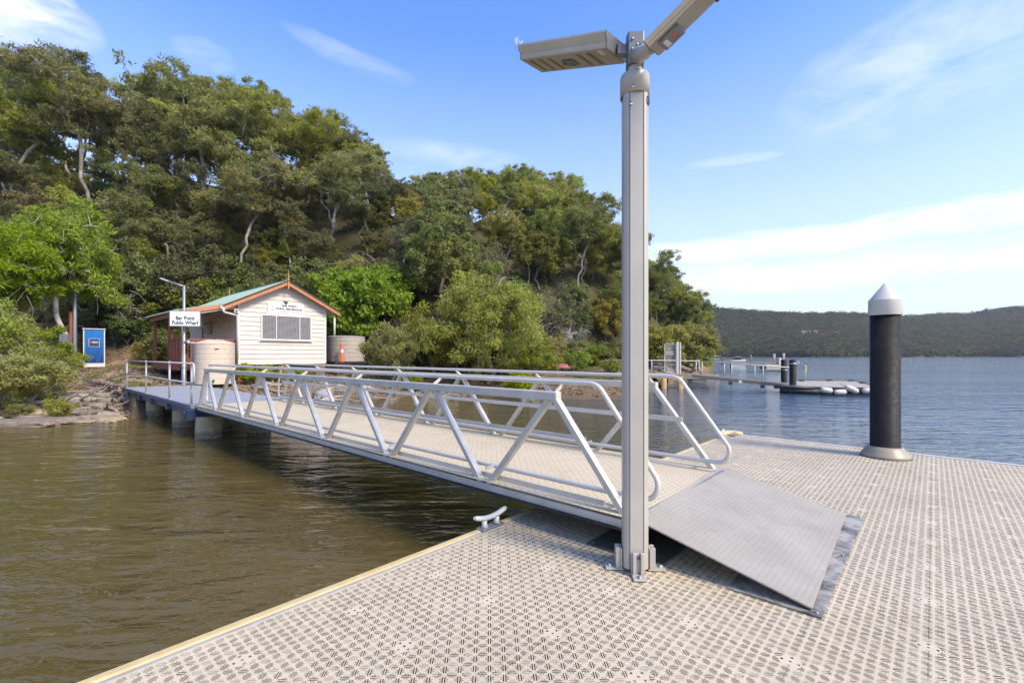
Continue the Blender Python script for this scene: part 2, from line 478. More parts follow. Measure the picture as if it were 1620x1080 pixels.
wisp = noise(nt, stretch(cb.outputs[0], (1.0, 3.0, 1), -.25, (3.1, 1.4, 0)), 1.3, 9, .60, .7).rng(.36, .66)
warp = noise(nt, stretch(cb.outputs[0], (.8, .8, 1), 0, (7, 3, 0)), 1.0, 4, .6)
cl = None
for a0, e0_, ra, re_, st_, sl_ in ((-49, 27.0, 8, 2.8, 1.2, 0), (-33.5, 28.3, 3.0, 1.5, .26, -.1), (-19, 31.2, 8, 1.1, .24, -.20), (41, 25.6, 12, 6.0, .42, .1), (49, 30, 9, 5, .35, 0),
                             (25.5, 20.6, 5.5, .6, .28, 0), (-8, 23.2, 10, 1.4, .28, -.05), (7, 33, 5, 1.0, .2, 0), (33, 11.8, 34, 1.6, 1.05, .01), (70, 22, 20, 6, .6, 0), (-80, 20, 18, 5, .6, 0), (150, 30, 40, 10, .6, 0), (28, 8.6, 40, 2.0, .9, 0)):
    da = (az - a0)/ra; de = (el - e0_ - (az - a0)*sl_ + (warp - .5)*re_*1.6)/re_
    b_ = (1 - (da*da + de*de)).mx(0)
    t_ = b_.pw(.8)*st_*(wisp*.8 + (.2 if re_ < 3 else 0))
    cl = t_ if cl is None else cl.mx(t_)
haze_f = Z.rng(.56, .04).cl().pw(1.15)
hs.inputs['Value'].default_value = 1.22
c = mix(nt, haze_f*.90, hs.outputs[0], (2.75, 2.95, 3.25))
c = mix(nt, (cl*1.25).cl()*.92, c, (3.9, 3.9, 4.0))
nt.links.new(c, bg.inputs[0]); bg.inputs[1].default_value = .15
S.view_settings.view_transform = 'Standard'; S.view_settings.look = 'None'; S.view_settings.exposure = 1.12; S.view_settings.gamma = 1
S.render.engine = 'CYCLES'; S.cycles.transparent_max_bounces = 24; S.cycles.max_bounces = 7

# ================================================================== water
def water():
    m, nt, b = newmat('river_water')
    v = worldpos(nt)
    g = nt.nodes.new('ShaderNodeSeparateXYZ'); nt.links.new(v, g.inputs[0])
    murk = noise(nt, v, .12, 4).rng(.35, .65)
    nt.links.new(mix(nt, murk, (.108,.080,.027), (.082,.063,.020)), b.inputs['Base Color'])
    b.inputs['Roughness'].default_value = .04; b.inputs['IOR'].default_value = 1.33; b.inputs['Specular IOR Level'].default_value = .5
    def mp(s, r):
        n = nt.nodes.new('ShaderNodeMapping'); n.inputs['Scale'].default_value = s; n.inputs['Rotation'].default_value = (0, 0, r)
        nt.links.new(v, n.inputs[0]); return n.outputs[0]
    w1 = noise(nt, mp((.55, 1.5, 1), .25), 1.0, 2, .5, .6)
    w2 = noise(nt, mp((2.0, 5.2, 1), .12), 1.0, 3, .55, .4)
    w3 = noise(nt, mp((7, 15, 1), .35), 1.0, 2, .5)
    w0 = noise(nt, mp((.03, .10, 1), .1), 1.0, 3, .5)
    calm = w0.rng(.38, .62, .6, 1.3)
    # open water to the right is choppier than the sheltered bank side
    X = E(nt, g.outputs[0]); Y = E(nt, g.outputs[1])
    open_ = (X*.8 + Y*.12).rng(-1, 9, .48, .62)
    base_ = b.inputs['Base Color'].links[0].from_socket
    nt.links.new(mix(nt, (X*.8+Y*.15).rng(1, 12), base_, (.045,.085,.125)), b.inputs['Base Color'])
    h = (w1*.7 + w2*.30 + w3*.06)*calm*open_
    bump(nt, b, h, 1.0, .34)
    return m
M['water'] = water()
def grid(x0, x1, y0, y1, n):
    pass
wm = MB(); wm.add([(-6000,-3000,WZ), (6000,-3000,WZ), (6000,9000,WZ), (-6000,9000,WZ)], [(0,1,2,3)])
tag(build('water', wm, M['water'], fix=False), kind='structure')

# ================================================================== pontoon
P = thing('pontoon', 'wide floating pontoon with cream perforated deck panels and a yellow rubbing strip', 'pontoon', (4.8, -1.0, 0))
A0, A1, B0, B1 = -3.0, 9.24, -7.0, 2.80
mb = MB(); mb.add([(A0,B0,0), (A1,B0,0), (A1,B1,0), (A0,B1,0)], [(0,1,2,3)]); build('deck', mb, M['deck'], P, fix=False)
mb = MB(); mb.box(A0, A1-.02, B0, B1-.02, -.75, -.085)
build('hull', mb, M['under'], P)
mb = MB()
for i in range(42): mb.box(-3+.3*i, -2.95+.3*i, B0, B1-.02, -.083, -.022)
for j in range(10): mb.box(A0, A1, -6.97+j, -6.88+j, -.083, -.024)
build('deck_frame', mb, M['galv'], P)
mb = MB(); mb.box(A0, A1+.03, B1, B1+.028, -.12, .006); mb.box(A1, A1+.028, B0, B1-.001, -.12, .006)
build('edge_trim', mb, M['trimdull'], P, .003)
mb = MB()
mb.box(A0, A1+.09, B1+.030, B1+.095, -.16, .012); build('rubbing_strip', mb, M['fender'], P, .012)
mb = MB(); mb.box(A1+.030, A1+.09, B0, B1+.028, -.16, .010); build('rubbing_strip', mb, M['cream'], P, .012)
mb = MB(); mb.box(3.13, 5.32, .47, .98, .004, .011); build('base_plate', mb, M['scuff'], P)
mb = MB(); mb.box(3.12, 5.2, 1.43, 2.04, .004, .010); build('base_plate', mb, M['wear'], P)
mb = MB()
for a in (3.17, 4.2, 5.28):
    for b in (.50, .95): mb.lathe([(0,.011), (.012,.011), (.011,.016), (0,.018)], 10, (a, b))
for a in (3.16, 3.9, 4.6, 5.15):
    for b in (1.46, 2.0): mb.lathe([(0,.010), (.012,.010), (.011,.015), (0,.017)], 10, (a, b))
build('screws', mb, M['galv'], P)

T = thing('fallen_twig', 'small dark twig with curled leaves lying on the deck beyond the ramp plate', 'twig', (5.9, 1.55, .004))
mb = MB(); mb.tube([(5.84,1.50,.012), (5.90,1.55,.02), (5.97,1.56,.012)], .004, 5); mb.tube([(5.90,1.55,.02), (5.92,1.61,.03)], .003, 5)
for q in range(5): a = q*1.3; mb.add([(5.9,1.55,.015), (5.9+.03*math.cos(a),1.55+.03*math.sin(a),.03), (5.9+.06*math.cos(a+.2),1.55+.06*math.sin(a+.2),.012), (5.9+.03*math.cos(a+.6),1.55+.03*math.sin(a+.6),.01)], [(0,1,2,3)])
build('twig', mb, M['barkdark'], T)
# ------------------------------------------------------------------ mooring cleats
def cleat(a, b, label, group):
    T = thing('mooring_cleat', label, 'cleat', (a, b, .012), group=group)
    mb = MB(); mb.box(a-.13, a+.13, b-.045, b+.045, .012, .026)
    build('base', mb, M['galv'], T, .004)
    mb = MB()
    for s in (-1, 1): mb.tube([(a+s*.07, b, .026), (a+s*.075, b, .05), (a+s*.075, b, .085)], [.034,.022,.024], 12)
    build('post', mb, M['alu_white'], T)
    mb = MB(); pts = []; rs = []
    for i in range(13):
        t = -1 + i/6; pts.append((a+t*.19, b, .098+.035*t*t)); rs.append(.021 if abs(t) < .9 else .014)
    mb.tube(pts, rs, 12); mb.v = [(x, b+(y-b)*1.25, z) for x, y, z in mb.v]
    build('horn', mb, M['alu_white'], T)
    mb = MB()
    for s in (-1, 1): mb.lathe([(0,.112), (.010,.112), (.008,.1235), (0,.1235)], 8, (a+s*.075, b))
    build('bolts', mb, M['dark'], T)
cleat(2.86, 2.845, 'light grey metal cleat on the yellow pontoon edge beside the walkway', 'mooring cleats')
cleat(8.72, 2.845, 'small pale cleat at the far corner of the pontoon beyond the rail loop', 'mooring cleats')
T = thing('corner_bumper', 'short tan rubber bumper curled over the far corner of the pontoon', 'bumper', (9.2, 2.85, 0))
mb = MB(); pts = [(8.95,2.91,.0), (9.1,2.91,.015), (9.25,2.89,.02), (9.32,2.8,.02), (9.33,2.65,.0)]; mb.tube(pts, .055, 12); build('bumper_roll', mb, M['fender'], T)
mb = MB(); mb.box(9.05, 9.3, 2.70, 2.84, .013, .02); build('bracket', mb, M['galv'], T)

# ------------------------------------------------------------------ guide pile
T = thing('guide_pile', 'tall black sleeved pile with a white cone cap through a tan collar on the pontoon', 'pile', (8.77, .53, 0))
c = (8.77, .53); R_ = .182
mb = MB(); mb.lathe([(R_,-2.5), (R_,2.12)], 48, c); build('sleeve', mb, M['hdpe'], T)
mb = MB(); mb.lathe([(R_+.016,2.08), (R_+.02,2.09), (R_+.018,2.30)], 64, c); mb.f.pop(); mb.sm.pop(); mb.lathe([(R_+.018,2.30), (.012,2.555), (.0,2.558)], 64, c); build('cap', mb, M['white'], T)
mb = MB(); mb.lathe([(.298,.012), (.30,.03), (.29,.045), (.24,.11), (.21,.155), (.197,.16), (.188,.15), (.188,.0)], 48, c); build('collar', mb, M['sand_plastic'], T)
mb = MB(); mb.lathe([(.308,.003), (.308,.011), (.0,.0115)], 40, c); build('gasket', mb, M['dark'], T)

# ------------------------------------------------------------------ solar light pole
def oct_profile():
    # rounded square extrusion with T-slots at the corners of the flat faces
    r = .085; pts = []
    for q in range(4):
        a = q*math.pi/2 + math.radians(-6)
        def rot(x, y): return (x*math.cos(a)-y*math.sin(a), x*math.sin(a)+y*math.cos(a))
        f = .043
        pts += [rot(-f, -r), rot(f, -r), rot(f+.0015, -r+.012), rot(f+.0055, -r+.012), rot(f+.007, -r+.001)]
        pts += [rot(f+.022, -r+.010), rot(r-.010, -f-.022), rot(r-.001, -f-.007), rot(r-.012, -f-.0055), rot(r-.012, -f-.0015)]
    return pts
bx, by = .862, 3.262
T = thing('solar_light_pole', 'grey octagonal aluminium light pole bolted to the pontoon with two solar lamps on top', 'light pole', (bx, by, 0), 'world')
mb = MB(); mb.prism([(bx+x, by+y) for x, y in oct_profile()], .03, 3.40)
build('post', mb, M['pole'], T)
mb = MB(); mb.lathe([(.095,3.41), (.095,3.300), (.101,3.300), (.101,3.435), (.096,3.45), (.05,3.458), (.0,3.459)], 40, (bx, by)); build('collar', mb, M['pole'], T)
mb = MB(); mb.lathe([(.048,3.45), (.048,3.735), (0,3.74)], 28, (bx, by)); build('spigot', mb, M['alu'], T)
mb = MB(); mb.lathe([(.012,0), (.012,.006), (0,.008)], 12); 
Mx = Matrix.Translation((bx-.04, by-.093, 3.33)) @ Matrix.Rotation(math.pi/2, 4, 'X'); sc = MB(); sc.merge(mb, Mx)
Mx = Matrix.Translation((bx-.048, by-.0865, 3.215)) @ Matrix.Rotation(math.pi/2, 4, 'X'); sc.merge(mb, Mx)
build('screw', sc, M['steel'], T)
mb = MB(); mb.lathe([(.02,0), (.02,.003), (0,.003)], 18)
h_ = MB(); h_.merge(mb, Matrix.Translation((bx+.071, by-.067, 3.245)) @ Matrix.Rotation(math.radians(41), 4, 'Z') @ Matrix.Rotation(math.pi/2, 4, 'X') @ Matrix.Diagonal((1,1.7,1,1)))
build('cable_hole', h_, M['black'], T)
for ang, nm in ((-90, 'foot'), (0, 'foot'), (90, 'foot'), (180, 'foot')):
    a = math.radians(ang-6+2)
    R2 = Matrix.Translation((bx, by, 0)) @ Matrix.Rotation(a, 4, 'Z')
    mb = MB(); mb.box(.085, .205, -.045, .045, .006, .018)
    mb.box(.093, .105, -.045, .045, .018, .155)
    for s in (-1, 1): mb.box(.105, .135, s*.026-.011, s*.026+.011, .018, .16)
    mb.box(.105, .112, -.015, .015, .018, .15)
    f_ = MB(); f_.merge(mb, R2); ft = build('foot', f_, M['pole'], T, .003)
    mb = MB(); mb.lathe([(.020,.018), (.020,.021), (.014,.021), (.014,.031), (.010,.034), (0,.034)], 6, (.175, 0)); 
    f_ = MB(); f_.merge(mb, R2); build('bolt', f_, M['galv'], ft)
    mb = MB(); mb.lathe([(.012,0), (.012,.010), (0,.012)], 6)
    f_ = MB(); f_.merge(mb, R2 @ Matrix.Translation((.112, 0, .125)) @ Matrix.Rotation(math.pi/2, 4, 'Y')); build('bolt', f_, M['bluesteel'], ft)
# hub with rivets
mb = MB(); mb.prism([(bx+x, by+y) for x, y in ((-.058,-.052), (.05,-.06), (.062,.0), (.058,.055), (-.05,.055), (-.062,0))], 3.512, 3.735)
hub = build('hub_bracket', mb, M['bronze'], T, .006)
mb = MB()
for x, z in ((-.03,3.54), (.005,3.57), (-.03,3.61), (.005,3.64), (-.03,3.68)):
    q = MB(); q.lathe([(.009,0), (.008,.006), (0,.008)], 10); mb.merge(q, Matrix.Translation((bx+x, by-.058, z)) @ Matrix.Rotation(math.pi/2, 4, 'X'))
build('rivets', mb, M['steel'], hub)

def Rl(y, p, r):
    return (Matrix.Rotation(y, 4, 'Z') @ Matrix.Rotation(-p, 4, 'Y') @ Matrix.Rotation(r, 4, 'X'))
def lamp_head(c, yaw, pitch, roll, L, W, end, left):
    M4 = Matrix.Translation(c) @ Rl(yaw, pitch, roll)
    def bl(name, mb, mat, par, bv=0):
        q = MB(); q.merge(mb, M4); return build(name, q, mat, par, bv)
    body = MB(); w = W/2; TF = 1.0 if left else .38
    prof = [(-w, 0), (-w-.006, .012), (-w-.012, .024), (-w-.006, .030), (-w-.03, .058), (-w-.046, .078), (-w-.046, .092),
            (w+.046, .092), (w+.046, .078), (w+.03, .058), (w+.006, .030), (w+.012, .024), (w+.006, .012), (w, 0)]
    prof = [(y_, z_*TF) for y_, z_ in prof]
    body.ext(prof, 0, -L/2, L/2)
    bd = bl('lamp_head', body, M['alu_white'], T, .0015)
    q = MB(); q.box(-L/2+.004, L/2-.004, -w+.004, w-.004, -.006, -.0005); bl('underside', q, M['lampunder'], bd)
    q = MB(); q.box(-L/2+.01, L/2-.01, -w-.03, w+.03, .0925*TF, .098*TF); bl('solar_panel', q, M['solar'], bd)
    q = MB()
    for s in (-1, 1):
        x = s*(L/2+.004)
        q.ext([(yy*.98, zz*1.0) for yy, zz in prof], 0, x-.004, x+.004)
    bl('end_cap', q, M['bronze'], bd)
    # LED strips
    q = MB()
    for i in (range(7) if left else range(0)):
        x = -L*.40 + i*L*.115
        if .42 < (x+L/2)/L < .58: continue
        q.box(x-.014, x+.014, -w*.75, w*.75, -.0085, -.0062)
    if q.v: bl('led_strip', q, M['lampunder2'], bd)
    q = MB()
    if left:
        q.box(-.055, .055, -.045, .05, -.022, -.0062)
    else:
        q.box(-L/2+.05, -L/2+.19, -w*.8, w*.75, -.028, -.0062)
    sb = bl('sensor_box', q, M['bronze'], bd, .006)
    q = MB()
    if left:
        q.lathe([(.012,0), (.010,-.008), (0,-.008)], 14, (-.035,-.02)); q.lathe([(.006,0), (.005,-.004), (0,-.004)], 10, (.03,.02))
        q.v = [(x, y, z-.0225) for x, y, z in q.v]
        bl('lens', q, M['glassdark'], sb)
    else:
        q.box(-L/2+.07, -L/2+.10, -w*.7, w*.4, -.033, -.0285); bl('connector_cover', q, M['cream'], sb, .002)
        q = MB(); q.box(L/2-.36, L/2-.24, -w*.95, w*.95, -.05, -.0065); bl('controller_box', q, M['white'], bd, .008)
        q = MB(); q.tube([(L/2-.36, w*.6, -.02), (L/2-.40, w*.3, -.035), (L/2-.37, -w*.4, -.03)], .012, 8); bl('cable', q, M['dark'], bd)
    # end plate with dark vents and spikes
    q = MB(); x = end*(L/2+.009)
    for k in range(4): q.box(min(x, x+end*.002), max(x, x+end*.002), -.03+.014*k, -.022+.014*k, .02, .06)
    bl('vents', q, M['dark'], bd)
    # arm from head to hub
    p0 = M4 @ Vector((end*(L/2+.006), 0, .03)); p1 = Vector((bx, by, 3.63 if left else 3.585))
    q = MB()
    if left: q.bar(p0, p1, .05, .07)
    else:
        q.tube([p0 + (p0-p1)*.02, p0.lerp(p1, .5), p0.lerp(p1, .98)], [.036, .050, .062], 20)
    build('arm', q, M['bronze'] if left else M['pole'], T, .004 if left else 0)
    if not left:
        q = MB()
        for k in range(5):
            a = k/4*2.6 - .6
            r = MB(); r.lathe([(.008,0), (.007,.006), (0,.007)], 8)
            pp = p0.lerp(p1, .80) + Vector((math.sin(a)*.0, -.055, .045-.028*k))
            q.merge(r, Matrix.Translation(pp) @ Matrix.Rotation(math.pi/2, 4, 'X'))
        build('bolts', q, M['dark'], T)
    if left:
        q = MB()
        for k in range(5):
            p = M4 @ Vector((-L/2-.01, -w*1.1+.055*k, .06))
            q.tube([p, p + Vector((-.03, 0, .01))], .003, 6)
            for dx, dy in ((-.012,0), (.0,.01), (.012,-.008)):
                q.tube([p + Vector((-.03, 0, .01)), p + Vector((-.03+dx, dy, .10))], .0022, 5)
        build('bird_spikes', q, M['cream'], bd)
        # red serial text strip
    mk_ = MB(); xm_ = L*.30 if left else -L/2+.14; zf = -.0075 if left else -.0295
    for q in range(7): mk_.box(xm_-.014, xm_+.014, -.07+.02*q, -.057+.02*q, zf, zf+.0008)
    bl('red_marking', mk_, M['redtext'], bd)
    if left:
        q = MB(); q.box(L*.40, L*.44, -w*.9, -w*.35, -.0085, -.0063); bl('label_plate', q, M['cream'], bd)
    return bd
M['redtext'] = paint('red_marking', (.5,.14,.08), None, .5)
M['lampunder2'] = paint('led_strip', (.15,.135,.115), (.12,.11,.095), .35)
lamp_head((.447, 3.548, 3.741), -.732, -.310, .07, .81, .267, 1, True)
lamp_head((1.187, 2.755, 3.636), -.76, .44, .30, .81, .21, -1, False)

# ================================================================== gangway
G = thing('gangway', 'aluminium truss gangway with cream perforated floor, pipe handrails and hinged ramp plate', 'gangway', (4.15, 7.4, .1))
FZ = .29; a1, a2 = 3.20, 5.10
GB0, GB1 = 1.66, 13.02
def arc(c, r, t0, t1, n=6): return [(c[0]+r*math.cos(t0+(t1-t0)*i/n), c[1]+r*math.sin(t0+(t1-t0)*i/n)) for i in range(n+1)]
mb = MB(); mb.add([(3.12,1.66,FZ), (5.17,1.66,FZ), (5.17,GB1,FZ), (3.12,GB1,FZ)], [(0,1,2,3)]); mb.v = [(x if x < 4 else x, y, z) for x, y, z in mb.v]
build('floor', mb, M['gfloor'], G, fix=False)
mb = MB()
mb.box(3.24, 5.10, 1.62, 1.66, .15, FZ+.002); mb.box(3.15, 3.17, GB0, GB1, .20, FZ-.004) if False else None
for i in range(20): mb.box(3.24, 5.06, 1.9+.58*i, 1.95+.58*i, .18, FZ-.012)
for s in (3.35, 3.9, 4.4, 4.95): mb.box(s-.02, s+.02, 1.67, GB1-.02, .20, FZ-.014)
build('floor_frame', mb, M['galv'], G)
mb = MB(); mb.box(3.12, 5.17, 1.68, GB1-.02, .182, .194); build('floor_underlay', mb, M['under'], G)
tops = [2.41+1.672*i for i in range(7)]; bots = [3.25+1.672*i for i in range(6)]
ZB = .215; ZT = 1.145
for ia, a in enumerate((a1, a2)):
    mb = MB(); mb.bar((a, GB0, ZB), (a, GB1, ZB), .085, .078); build('bottom_chord', mb, M['alu'], G, .008)
    mb = MB(); mb.bar((a, tops[0]-.045, ZT), (a, tops[-1]+.04, ZT), .075, .078); build('top_chord', mb, M['alu'], G, .008)
    seg = []
    seg.append(((a, 1.71, ZB+.03), (a, tops[0]-.01, ZT-.02)))
    for i in range(6):
        seg.append(((a, tops[i]+.05, ZT-.03), (a, bots[i]-.05, ZB+.03)))
        seg.append(((a, bots[i]+.05, ZB+.03), (a, tops[i+1]-.05, ZT-.03)))
    seg.append(((a, tops[-1]+.0, ZT-.02), (a, GB1-.06, ZB+.03)))
    for p, q in seg:
        mb = MB(); mb.bar(p, q, .052, .065, (1,0,0)); 
        build('brace', mb, M['alu'], G, .007)
    # weld plates at top nodes
    ins = 1 if ia == 0 else -1
    ap = a + ins*.125
    # handrail loop
    pts = [(2.15+.0, 1.26)]
    loop = [(13.0, .405)]
    path = [(y, z) for y, z in ((12.35, 1.26), (7, 1.26), (2.2, 1.26))]
    path += arc((2.14, 1.10), .16, math.pi/2, math.pi*.83, 5)
    path += arc((1.66, .515), .125, math.pi*.83, math.pi*1.5, 8)
    path += [(2.5, .39), (7, .39), (12.7, .39)]
    path += arc((12.78, .49), .10, -math.pi/2, 0, 4) + [(12.88, .8)] + arc((12.60, 1.16), .10, 0, math.pi/2, 4)
    pp = [(ap, y, z) for y, z in path]
    mb = MB(); mb.tube(pp, .0215, 14, closed=True); build('handrail', mb, M['alu_white'], G)
    for t in tops:
        mb = MB(); mb.bar((a, t, ZT+.02), (ap, t, 1.245), .012, .03); build('rail_bracket', mb, M['alu'], G)
    for t in bots + [1.8]:
        mb = MB(); mb.bar((a, t, .39), (ap, t, .39), .012, .03); build('rail_bracket', mb, M['alu'], G)
# kick boards and far-side middle rail
mb = MB(); mb.box(3.246, 3.255, 1.95, GB1-.05, .262, .335); build('kick_board', mb, M['alu'], G)
mb = MB(); mb.box(5.046, 5.055, 3.3, GB1-.05, .335, .45); build('kick_board', mb, M['alu'], G)
mb = MB()
for t in bots: mb.box(5.0, 5.045, t-.03, t+.03, FZ+.002, FZ+.016); 
for t in bots: mb.box(3.256, 3.30, t-.06, t-.0, FZ+.002, FZ+.016)
build('floor_clip', mb, M['white'], G)
mb = MB(); mb.bar((5.055, 2.05, .785), (5.055, 12.9, .785), .012, .055); build('middle_rail', mb, M['alu_white'], G, .003)
# ramp plate
mb = MB(); mb.bar((4.18, 1.665, FZ+.006), (4.22, .56, .024), 2.1, .012)
build('ramp_plate', mb, M['tread'], G, .002)
mb = MB(); 
for k in range(7): mb.tube([(3.2+.3*k, 1.67, FZ-.022), (3.4+.3*k, 1.67, FZ-.022)], .014, 10)
build('hinge', mb, M['galv'], G)
mb = MB()
for a in (3.45, 4.8):
    mb.tube([(a-.03, 1.78, .085), (a+.03, 1.78, .085)], .075, 20)
build('roller', mb, M['dark'], G)
mb = MB()
for a in (3.45, 4.8):
    for s in (-.045, .045): mb.box(a+s-.005, a+s+.005, 1.72, 1.84, .07, .2)
build('roller_bracket', mb, M['galv'], G)
mb = MB(); mb.lathe([(.02,.0), (.02,.05), (0,.05)], 10, (3.2, 1.70)); mb.v = [(x, y, z+.13) for x, y, z in mb.v]; build('pin', mb, M['white'], G)

# ================================================================== landing
LZ = .30
Ld = thing('wharf_landing', 'grey concrete landing on round concrete piers between the gangway and the bank', 'landing', (4.1, 17.5, -.5))
mb = MB(); mb.box(3.05, 5.25, 13.06, 21.9, LZ-.09, LZ); build('slab', mb, M['conc'], Ld, .006)
mb = MB()
mb.box(3.02, 3.048, 13.3, 21.9, LZ-.10, LZ-.006)
for b in (13.55, 15.6, 17.6, 19.5, 21.4): mb.box(3.06, 5.24, b-.09, b+.09, LZ-.30, LZ-.095)
mb.box(3.15, 3.25, 13.2, 21.8, LZ-.28, LZ-.092); mb.box(5.0, 5.1, 13.2, 21.8, LZ-.28, LZ-.092)
build('beams', mb, M['bluesteel'], Ld, .004)
mb = MB(); mb.box(2.98, 5.3, 13.03, 13.25, LZ-.36, LZ-.101); mb.box(2.94, 3.0, 13.25, 13.5, LZ-.30, LZ-.16); build('end_beam', mb, M['navy'], Ld, .01)
for a, b, r, h in ((3.40,13.02,.275,.02), (4.55,13.05,.27,.02), (3.45,15.6,.245,.06), (4.9,15.7,.25,.04), (3.45,19.2,.23,.1), (4.9,19.3,.23,.1), (4.0,13.9,.25,-.0)):
    mb = MB(); n = 26
    mb.lathe([(r*1.02,-1.6), (r,-.3), (r*.99,h-.03), (r*.96,h)], n, (a, b))
    mb.v = [(x+random.gauss(0,.004), y+random.gauss(0,.004), z) for x, y, z in mb.v]
    build('pier', mb, M['pierc'], Ld)
HR = thing('landing_handrail', 'galvanised two-rail handrail along the left edge of the concrete landing', 'handrail', (3.08, 17.4, LZ))
posts = [13.15, 15.3, 18.3, 21.6]
mb = MB()
for z in (LZ+.99, LZ+.52):
    mb.tube([(3.08, 13.15, z), (3.08, 21.6, z)], .021, 10)
mb.tube([(3.08, 13.15, LZ+.99), (3.08, 13.0, LZ+.99), (3.08, 12.93, LZ+.93), (3.08, 12.93, LZ+.58), (3.08, 13.0, LZ+.52), (3.08, 13.15, LZ+.52)], .021, 10)
build('rail', mb, M['alu'], HR)
for b in posts:
    mb = MB(); mb.tube([(3.08, b, LZ), (3.08, b, LZ+1.0)], .024, 10); mb.lathe([(.032,LZ+.96), (.034,LZ+.99), (.025,LZ+1.02), (0,LZ+1.025)], 12, (3.08, b)); mb.box(3.052, 3.14, b-.05, b+.05, LZ+.001, LZ+.012)
    build('post', mb, M['alu'], HR)
# ================================================================== hut
Hs = thing('fire_shed', 'cream weatherboard shed with pale green roof, orange barge boards and a red side veranda', 'shed', (9.07, 26.6, .7))
e0, e1, f0, f1 = 7.10, 11.05, 22.8, 30.5; zb, ze, zr = 1.12, 3.90, 4.90; am = (e0+e1)/2; sl = (zr-ze)/((e1-e0)/2)
def boards(mb, x0, x1, z0, z1, gable, fn, holes=()):
    """lapped boards; fn(x, depth, z) -> point"""
    n = int(round((z1-z0)/.215)); hb = (z1-z0)/n
    for i in range(n):
        za = z0+i*hb; zc = za+hb
        def lim(z):
            if not gable or z <= ze: return x0, x1
            k = (z-ze)/sl; return x0+k, x1-k
        la, ra = lim(za); lc, rc = lim(min(zc, zr-.02))
        if ra-la < .1: break
        segs = [(la, ra, lc, rc)]
        for hx0, hx1, hz0, hz1 in holes:
            if zc > hz0+.01 and za < hz1-.01: segs = [(la, hx0, lc, hx0), (hx1, ra, hx1, rc)]
        for p, q, r, t in segs:
            vs = [fn(p, .034, za), fn(q, .034, za), fn(t, .006, zc), fn(r, .006, zc), fn(p, 0, za), fn(q, 0, za)]
            mb.add(vs, [(0,1,2,3), (4,5,1,0)])
mb = MB(); boards(mb, e0, e1, zb, zr, True, lambda x, d, z: (x, f0-d, z))
build('front_wall', mb, M['weather'], Hs, fix=False)
mb = MB(); boards(mb, f0, f1, zb, ze, False, lambda x, d, z: (e0-d, x, z)); build('side_wall', mb, M['weather'], Hs, fix=False)
mb = MB(); boards(mb, f0, f1, zb, ze, False, lambda x, d, z: (e1+d, x, z)); build('side_wall', mb, M['weather'], Hs, fix=False)
mb = MB(); mb.ext([(e0+.03, zb), (e1-.03, zb), (e1-.03, ze), (am, zr-.05), (e0+.03, ze)], 1, f0+.03, f1-.02); build('wall_core', mb, M['trim'], Hs)
mb = MB()
for a in (e0, e1):
    mb.box(a-.035, a+.045, f0-.035, f0+.06, zb-.02, ze-.03)
mb.box(e0-.03, e1+.03, f0-.03, f0+.02, zb-.06, zb-.002)
build('corner_board', mb, M['trim'], Hs)
def roofslab(mb, x0, z0, x1, z1, y0, y1, t, rib=True, pitch=.19):
    mb.add([(x0,y0,z0), (x1,y0,z1), (x1,y1,z1), (x0,y1,z0), (x0,y0,z0-t), (x1,y0,z1-t), (x1,y1,z1-t), (x0,y1,z0-t)],
           [(0,1,2,3), (7,6,5,4), (0,4,5,1), (1,5,6,2), (2,6,7,3), (3,7,4,0)])
    n = int((y1-y0)/pitch)
    for i in range(n+1):
        y = y0 + .01 + i*(y1-y0-.03)/n
        mb.bar((x0, y, z0+.010), (x1, y, z1+.010), .035, .022, (0,0,1))
mb = MB(); EL, ER = 6.40, 11.62
roofslab(mb, EL, zr+.09-sl*(am-EL), am, zr+.09, f0-.36, f1+.25, .025)
roofslab(mb, ER, zr+.09-sl*(ER-am), am, zr+.09, f0-.36, f1+.25, .025)
mb.bar((am, f0-.37, zr+.10), (am, f1+.26, zr+.10), .18, .03)
rf = build('roof', mb, M['greenroof'], Hs)
def barge(pts_, y0, y1, hgt, mat, par):
    for (xa, za), (xb, zb_) in pts_:
        mb = MB(); mb.ext([(xa, za), (xb, zb_), (xb, zb_-hgt), (xa, za-hgt)], 1, y0, y1); build('barge_board', mb, mat, par)
barge([((EL-.02, zr+.055-sl*(am-EL+.02)), (am, zr+.055)), ((am+.001, zr+.055), (ER+.02, zr+.055-sl*(ER-am+.02)))], f0-.40, f0-.365, .19, M['orange'], Hs)
mb = MB()
for x in (EL, ER):
    mb.bar((x, f0-.43, zr+.085-sl*abs(am-x)), (am, f0-.43, zr+.085), .10, .012, (0,0,1))
build('barge_capping', mb, M['dark'], Hs)
for y in (f0-.415, f1+.2):
    mb = MB(); mb.box(am-.035, am+.035, y-.035, y+.02, zr-.32, zr+.20); mb.lathe([(.03,zr+.20), (.045,zr+.24), (.02,zr+.28), (.012,zr+.55), (0,zr+.60)], 10, (am, y-.01)); build('finial', mb, M['orange'], Hs)
# soffits
mb = MB(); mb.ext([(EL+.03, zr-.0-sl*(am-EL-.03)), (EL+.03, zr-.03-sl*(am-EL-.03)), (e0-.04, ze-.05), (e0-.04, ze+.01)], 1, f0-.34, f1)
mb.ext([(ER-.03, zr-.0-sl*(ER-.03-am)), (ER-.03, zr-.03-sl*(ER-.03-am)), (e1+.05, ze-.05), (e1+.05, ze+.01)], 1, f0-.34, f1)
build('soffit', mb, M['trim'], Hs)
